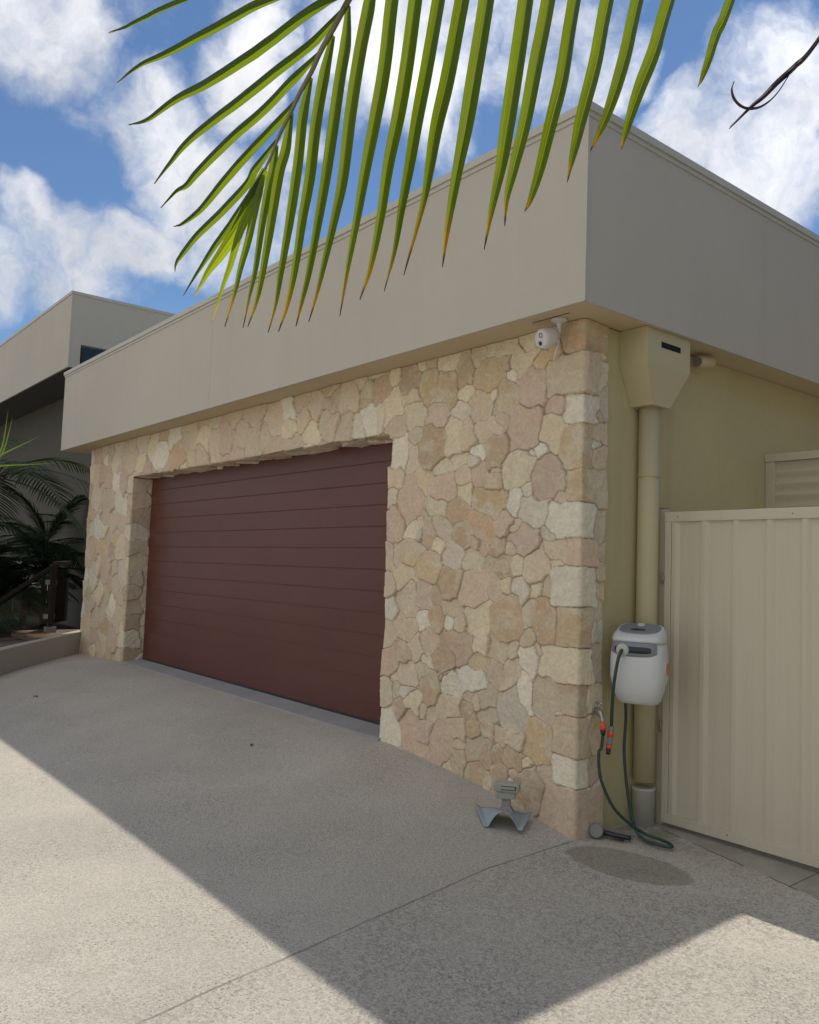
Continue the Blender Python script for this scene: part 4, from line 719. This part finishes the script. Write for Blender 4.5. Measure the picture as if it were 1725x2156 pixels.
# ---------------------------------------------------------------- taller block on the left
bX,bY=-12.136,.5
t=thing('entry_block','taller flat roofed house block with deep fascia and shaded porch left of the garage','house',(bX,bY,0))
m=MB(); m.box(-34,bX,bY,bY+.04,4.95,6.285); m.box(bX-.04,bX,bY+.041,.702,4.95,6.285); m.box(bX-.04,bX,.7021,2.3,5.39,6.285); m.box(bX-.04,bX,2.301,14,4.2,6.285); m.build('fascia',mFascia,t)
m=MB(); m.box(-34,bX+.012,bY-.012,bY+.1,6.286,6.34); m.box(bX-.1,bX+.012,bY+.101,14,6.286,6.34); m.build('parapet_capping',mCap,t)
m=MB(); m.box(-34,bX-.041,bY+.041,1.45,4.97,4.99); m.build('soffit',mPorchSof,t)
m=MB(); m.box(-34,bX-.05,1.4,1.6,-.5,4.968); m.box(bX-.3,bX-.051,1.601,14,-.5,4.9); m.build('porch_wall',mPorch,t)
m=MB(); m.box(bX-.3,bX-.05,.75,2.28,4.3,5.37); m.build('side_window',mWin,t)
m=MB(); m.box(-34,bX-.045,bY+.06,13.9,6.0,6.05); m.build('roof',mRoof,t)
m=MB(); m.box(-24.5,-15.2,1.375,1.399,-.1,1.35); wn=m.build('glazed_door',mWin,t)
m=MB(); 
for xx in (-24.5,-21.4,-18.3,-15.2): m.box(xx-.04,xx+.04,1.36,1.398,-.1,1.4)
m.box(-24.55,-15.15,1.36,1.374,1.351,1.41); sub(m,'door_frame',mSteelDk,wn)
# ---------------------------------------------------------------- low rendered garden wall, soil, deck
a=Vector((-9.00,-.035,0)); b_=Vector((-7.99,-1.275,0)); dirw=(b_-a).normalized(); a=a-dirw*.22; c_=b_+dirw*1.6; nrmw=Vector((-dirw.y,dirw.x,0)); nrmw=nrmw if nrmw.x<0 else -nrmw
m=MB(); rings=[]
for pnt,zt_ in ((a,.500),(b_,.375),(c_,.235)):
    rings.append([pnt+Vector((0,0,-.2)),pnt+Vector((0,0,zt_)),pnt+nrmw*.14+Vector((0,0,zt_)),pnt+nrmw*.14+Vector((0,0,-.2))])
m.loft(rings,smooth=False); tag(m.build('garden_wall',mKerb),'low cream rendered garden wall running out from the left stone pillar','low wall')
m=MB(); sp_=[a+nrmw*.141,b_+nrmw*.141,c_+nrmw*.141,Vector((-9,-6,0)),Vector((-34,-6,0)),Vector((-34,1.35,0)),Vector((-9.3,1.35,0))]
m.add([(p.x,p.y,.33 if i in(0,) else .25 if i==1 else .12 if i in(2,) else .1 if i<5 else .2) for i,p in enumerate(sp_)],[tuple(range(len(sp_)))]); tag(m.build('garden_bed',mSoil),kind='structure')
m=MB()
for k in range(9): m.box(-10.9+.0,-9.55,-.42+k*.146,-.42+k*.146+.138,.345,.375)
for k in range(3): m.box(-11.35,-10.92,-.42+k*.3,-.42+k*.3+.28,.20,.23)
m.box(-10.9,-9.55,-.45,-.425,.15,.372); tag(m.build('timber_deck',mDeck),'dark timber boarded landing at the foot of the handrail','deck')
t=thing('balustrade','dark timber handrail and post with glass panels beside the porch palms','balustrade',(-10.43,-.006,.376))
pb=Vector((-10.433,-.006,.376)); ptp=Vector((-10.40,-.03,1.40))
m=MB(); m.box(pb.x-.045,pb.x+.045,pb.y-.045,pb.y+.045,.376,1.42,bev=.004); po=m.build('post',mTimber,t); sub(MB().box(pb.x-.075,pb.x+.075,pb.y-.075,pb.y+.075,.376,.46,bev=.006),'post_foot',mSteelDk,po)
m=MB(); hr0=Vector((-10.41,-.03,1.40)); m.tube([hr0,Vector((-10.363,-.768,.862)),Vector((-10.33,-1.35,.44))],.036,4,smooth=False); m.build('handrail',mTimber,t)
m=MB(); m.tube([Vector((-10.41,-.01,1.44)),Vector((-11.223,.492,1.46))],.04,4,smooth=False); m.build('landing_rail',mTimber,t)
for pts in ([(-10.42,-.09,1.28),(-10.37,-.76,.78),(-10.37,-.76,.30),(-10.42,-.09,.52)],[(-10.48,.03,1.34),(-11.2,.48,1.36),(-11.2,.48,.50),(-10.48,.03,.50)]):
    P=[Vector(p) for p in pts]; nn_=(P[1]-P[0]).cross(P[2]-P[0]).normalized()*.01; m=MB(); m.loft([P,[p+nn_ for p in P]],smooth=False); g_=m.build('glass_panel',mGlass,t)
    for zc in (1.15,.62):
        c0=P[0].copy(); m=MB(); m.box(c0.x-.03,c0.x+.03,c0.y-.03,c0.y+.03,zc-.035,zc+.035,bev=.004); sub(m,'glass_clamp',mTap,g_)
# ---------------------------------------------------------------- palms in the garden
def leafblade(m,P,w,nrm,fold=.35):
    n=len(P)-1; vs=[];fs=[]
    for i,p in enumerate(P):
        t=(P[min(i+1,n)]-P[max(i-1,0)]).normalized(); wd=t.cross(nrm).normalized(); u=i/n; k=w*.5*min(1,u*6+.35)*(1-u**2.5)
        up=wd.cross(t).normalized(); vs+=[p+wd*k-up*k*fold,p,p-wd*k-up*k*fold]
    for i in range(n): a=i*3; fs+=[(a,a+1,a+4,a+3),(a+1,a+2,a+5,a+4)]
    m.add(vs,fs)
def palm(name,label,base,height,nf,L,seed,group,lean=(0,0),elev=(10,75),mat_=None,trunk_r=.07):
    r=random.Random(seed); t=thing(name,label,'palm',tuple(base),group); top=Vector(base)+Vector((lean[0],lean[1],height))
    m=MB(); pts=[Vector(base).lerp(top,k/8.)+Vector((0,0,0)) for k in range(9)]; m.tube(pts,[trunk_r*(1.25-.4*k/8+.06*(k%2)) for k in range(9)],12); m.build('trunk',mBark,t)
    m=MB()
    for k in range(nf):
        az=2*math.pi*(k+r.random()*.6)/nf; el=math.radians(r.uniform(*elev)); l=L*r.uniform(.8,1.1)
        d=Vector((math.cos(az)*math.cos(el),math.sin(az)*math.cos(el),math.sin(el))); p=top.copy(); R_=[p.copy()]; vel=d
        for j in range(12): vel=(vel+Vector((0,0,-.095-.03*j/12))).normalized(); p=p+vel*l/12; R_.append(p.copy())
        m.cur=1; m.tube(R_,[.012*(1-.07*j) for j in range(13)],5,caps=False); m.cur=0
        for j in range(2,25):
            q=j/25*12; i=int(q); p=R_[i].lerp(R_[min(i+1,12)],q-i); tg=(R_[min(i+1,12)]-R_[i]).normalized(); side=tg.cross(Vector((0,0,1))).normalized(); ll=l*.40*math.sin(math.pi*min(1,(j/25)*.9+.12))**.6
            for s in (-1,1):
                v=(tg*.75+side*s*.8+Vector((0,0,.12))).normalized(); P=[p.copy()]; x=p.copy()
                for _ in range(4): v=(v+Vector((0,0,-.13*r.uniform(.6,1.4)))).normalized(); x=x+v*ll/4; P.append(x.copy())
                leafblade(m,P,.030,Vector((0,0,1)).lerp(-side*s,.3),.3)
    o=m.build('crown',[mat_ or mPalm,mBark],t); return t
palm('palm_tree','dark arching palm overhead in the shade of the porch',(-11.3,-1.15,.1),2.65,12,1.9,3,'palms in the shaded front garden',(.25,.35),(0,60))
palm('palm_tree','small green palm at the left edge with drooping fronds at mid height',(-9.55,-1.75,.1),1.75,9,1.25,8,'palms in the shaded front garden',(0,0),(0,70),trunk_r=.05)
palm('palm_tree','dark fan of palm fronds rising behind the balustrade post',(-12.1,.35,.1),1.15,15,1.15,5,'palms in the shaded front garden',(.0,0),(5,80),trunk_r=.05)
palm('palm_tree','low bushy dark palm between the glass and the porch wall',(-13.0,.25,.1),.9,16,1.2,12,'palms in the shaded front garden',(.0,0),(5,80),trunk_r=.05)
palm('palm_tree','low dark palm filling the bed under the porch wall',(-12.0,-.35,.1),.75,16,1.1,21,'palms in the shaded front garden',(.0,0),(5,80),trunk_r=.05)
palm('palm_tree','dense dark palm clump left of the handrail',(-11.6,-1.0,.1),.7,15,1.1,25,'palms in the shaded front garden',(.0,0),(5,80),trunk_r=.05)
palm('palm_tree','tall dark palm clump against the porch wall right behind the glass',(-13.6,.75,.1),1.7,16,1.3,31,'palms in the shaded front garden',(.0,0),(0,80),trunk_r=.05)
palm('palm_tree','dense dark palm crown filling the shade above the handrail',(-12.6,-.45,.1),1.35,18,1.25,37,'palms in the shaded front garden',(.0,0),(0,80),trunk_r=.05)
# sunlit palm just outside the left edge whose leaflets reach into the picture
t=thing('palm_frond','sunlit green palm frond tips poking in at the left edge','palm frond',(-4.6,-2.5,2.2))
m=MB()
for P in ([(-4.60,-2.52,2.05),(-4.45,-2.36,2.25),(-4.341,-2.25,2.42),(-4.283,-2.223,2.774)],[(-4.60,-2.52,2.05),(-4.42,-2.34,2.22),(-4.32,-2.24,2.40),(-4.255,-2.19,2.72)],[(-4.62,-2.54,2.20),(-4.45,-2.36,2.31),(-4.30,-2.20,2.42),(-4.11,-2.00,2.555)],[(-4.62,-2.54,2.22),(-4.45,-2.36,2.28),(-4.30,-2.20,2.30),(-4.00,-1.90,2.325)]):
    leafblade(m,crom(P,14),.022,Vector((.776,-.63,.1)),.6)
m.build('leaflets',leaf_mat('sunlit_palm_leaf',.5,False,(.07,.13,.02),(.30,.42,.03)),t)
# little shrub
t=thing('leafy_shrub','small bright green shrub behind the low garden wall','shrub',(-8.55,-1.75,.2)); r=random.Random(4)
sc0=Vector((-8.45,-1.55,.15)); m=MB(); mm=MB()
for k in range(14):
    tip=sc0+Vector((r.uniform(-.2,.2),r.uniform(-.2,.2),r.uniform(.25,.62))); mm.tube([sc0+Vector((r.uniform(-.05,.05),r.uniform(-.05,.05),0)),sc0.lerp(tip,.5),tip],.004,5)
    for j in range(9):
        p=sc0.lerp(tip,.35+.65*j/9); d_=Vector((r.uniform(-1,1),r.uniform(-1,1),r.uniform(.1,.9))).normalized(); leafblade(m,[p,p+d_*.03,p+d_*.06,p+d_*.085],.045,Vector((0,0,1)).cross(d_).cross(d_)*-1,.2)
m.build('foliage',mShrub,t); mm.build('stems',mBark,t)
# ---------------------------------------------------------------- big frond hanging in the foreground
t=thing('palm_frond','large backlit green palm frond with yellow tips hanging across the top of the view','palm frond',tuple(RACHIS[0]))
m=MB(); R_=crom(RACHIS,90); m.tube(R_,[.0035+.011*(k/90.) for k in range(91)],8); 
def flat(name,c,rough=.5): return mat(name,c,rough,.15,20)
m.build('rachis',flat('rachis_skin',(.24,.21,.11)),t)
FN=Vector((.776,-.627,-.068)).normalized()
r=random.Random(9)
GREEN=(.42,.53,.004); GRN2=(.54,.60,.004); YEL=(.95,.62,.01); BRN=(.22,.12,.06); GRY=(.16,.13,.12)
# cross-section: midrib towards the viewer, one half flat, the other half doubled over on itself (margin rolled back to the midrib)
S_A=[(-1,.04,1),(-1,.5,1),(-1,.96,1),(-1,1,0),(-1,.94,0),(-1,.5,0),(-.05,.0,0),(0,.03,0),(.05,0,0),(1,.5,0),(1,.94,0),(1,1,0)]
SEC={'t':[(s,f,0) for s,f,l in S_A if l==0],'r':S_A,'d':S_A,'k':S_A,'l':[(-s,f,l) for s,f,l in S_A]}
def leaflet(kind,W,P,i):
    ns_=len(SEC[kind]); n=44; P=crom(P,n); vs=[];cols=[];vein=[];fs=[]; rr=random.Random(i*13+1)
    yt={'l':.92,'t':.84,'r':.80,'d':9,'k':9}[kind]+rr.uniform(-.05,.05)
    fl0=rr.uniform(.25,.5); fl1=rr.uniform(.8,1.15); fr0=rr.uniform(.95,1.15); fr1=rr.uniform(.55,.75)
    if kind=='l': fl0,fl1,fr0,fr1=1.0,.55,.35+rr.uniform(-.1,.1),1.1
    if kind=='t': fl0,fl1,fr0,fr1=.3,.4,.45,.5
    dk=-1 if kind!='l' else 1
    acc=0; Ls=[0]
    for a,b in zip(P,P[1:]): Ls.append(Ls[-1]+(a-b).length)
    for j,p in enumerate(P):
        u=j/n; tg=(P[min(j+1,n)]-P[max(j-1,0)]).normalized(); wd=tg.cross(FN).normalized(); up=wd.cross(tg).normalized()  # up ~ towards the viewer side
        if up.dot(FN)<0: up=-up
        prof=min(1,.45+u*4)*(1-max(0,(u-.35)/.65)**1.5*.95)
        if kind in 'dk': prof=.25+.75*math.sin(math.pi*min(1,u*.9+.1))
        hw=W*.5*prof*(1.06 if kind in 'lrt' else .6); up=up
        wav=.0008*math.sin(u*21+i*2.1)+.0004*math.sin(u*55+i)
        fL=fl0+(fl1-fl0)*u**1.2; fR=fr0+(fr1-fr0)*u
        for k,(s,f,lay) in enumerate(SEC[kind]):
            if abs(s)<.5: q=wd*s*hw+up*(.0016 if s==0 else 0)
            else: ff=fL if s>0 else fR; q=(wd*s*math.cos(ff)-up*math.sin(ff)*(1+.10*(f-.5)))*hw*f*((1.5 if s==dk else 1.15) if kind!='t' else 1.1)+up*wav*f
            if lay: q=q-up*.006
            vs.append(p+q)
            y=min(1,max(0,(u-yt)/.14)); b=min(1,max(0,(u-max(.93,yt+.12))/.035))
            c=[GREEN[x]*(1-.5*u)+GRN2[x]*.5*u for x in range(3)]
            if s==0: c=[.60,.58,.10]
            if abs(s)==1 and f==1: c=[.09,.10,.03]
            if kind=='d' or kind=='k': c=list(GRY)
            ye=y*(1.3 if abs(f)>.4 else 1); ye=min(1,ye); c=[c[x]*(1-ye)+YEL[x]*ye for x in range(3)]; c=[c[x]*(1-b)+BRN[x]*b for x in range(3)]
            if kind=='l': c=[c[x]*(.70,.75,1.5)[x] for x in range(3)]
            cols.append((*c,1)); vein.append((i*3.7+s*f*7,Ls[j]*2.0,i))
    for j in range(n):
        for k in range(ns_-1): a=j*ns_+k; fs.append((a,a+1,a+ns_+1,a+ns_))
    me=bpy.data.meshes.new('leaflet'); me.from_pydata([tuple(v) for v in vs],[],fs); me.polygons.foreach_set('use_smooth',[True]*len(fs))
    ca=me.color_attributes.new('col','FLOAT_COLOR','POINT'); ca.data.foreach_set('color',np.array(cols,dtype=np.float32).ravel())
    at=me.attributes.new('vein','FLOAT_VECTOR','POINT'); at.data.foreach_set('vector',np.array(vein,dtype=np.float32).ravel())
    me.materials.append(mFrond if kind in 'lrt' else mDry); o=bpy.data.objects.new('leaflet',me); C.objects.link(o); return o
# the palm this frond grows on stands to the right of the view
pl=Vector(RACHIS[-1]); tb=Vector((pl.x+1.15,pl.y-.25,0)); ttop=Vector((tb.x-.12,tb.y+.02,pl.z-.25))
t=thing('palm_tree','coconut palm with ringed grey trunk standing beside the driveway, right of the gate','palm',tuple(tb))
m=MB(); m.tube([tb.lerp(ttop,k/30.)+Vector((.05*math.sin(k/9.),0,0)) for k in range(31)],[.16-.05*k/30.+.006*(k%2) for k in range(31)],18); m.build('trunk',mat('grey_palm_bark',(.20,.17,.13),.9,.25,12,.8,40),t)
m=MB(); m.tube(crom([ttop+Vector((-.05,0,-.05)),ttop+Vector((-.35,.06,.16)),pl.lerp(ttop,.3)+Vector((0,0,.22)),pl],16),[.045-.020*k/16. for k in range(17)],8); m.build('leaf_stalk',mBark,t)
m=MB(); rp=random.Random(2)
for az in (-60,-25,10,45,75,-95):
    d=Vector((math.cos(math.radians(az)),math.sin(math.radians(az)),.55)).normalized()
    if d.x<0 and d.y>-.2: continue
    p=ttop.copy(); R2=[p.copy()]
    for j in range(14): d=(d+Vector((0,0,-.085))).normalized(); p=p+d*.17; R2.append(p.copy())
    m.cur=1; m.tube(R2,[.022*(1-.06*j) for j in range(15)],6,caps=False); m.cur=0
    for j in range(3,40):
        q=j/40*14; i=int(q); p=R2[i].lerp(R2[min(i+1,14)],q-i); tg=(R2[min(i+1,14)]-R2[i]).normalized(); side=tg.cross(Vector((0,0,1))).normalized(); ll=.75*math.sin(math.pi*min(1,j/40*.85+.15))**.6
        for s in (-1,1):
            v=(tg*.45+side*s).normalized(); P=[p.copy()]; x=p.copy()
            for _ in range(5): v=(v+Vector((0,0,-.22))).normalized(); x=x+v*ll/5; P.append(x.copy())
            leafblade(m,P,.045,Vector((0,0,1)),.4)
m.build('crown',[leaf_mat('palm_crown_leaf',.45,False,(.05,.10,.02),(.25,.38,.02)),mBark],t)
mDry=mat('dry_leaf',(.055,.040,.040),.7,.3,30)
froot=t
for i,(k,w_,P) in enumerate(LEAVES):
    o=leaflet(k,w_,P,i); o.parent=froot; o.matrix_parent_inverse=Matrix.Translation(-Vector(froot.location))
    if k=='d': o['label']='dry grey leaflet at the right edge'
    if k=='k': o['label']='curled dry strip split off the grey leaflet'
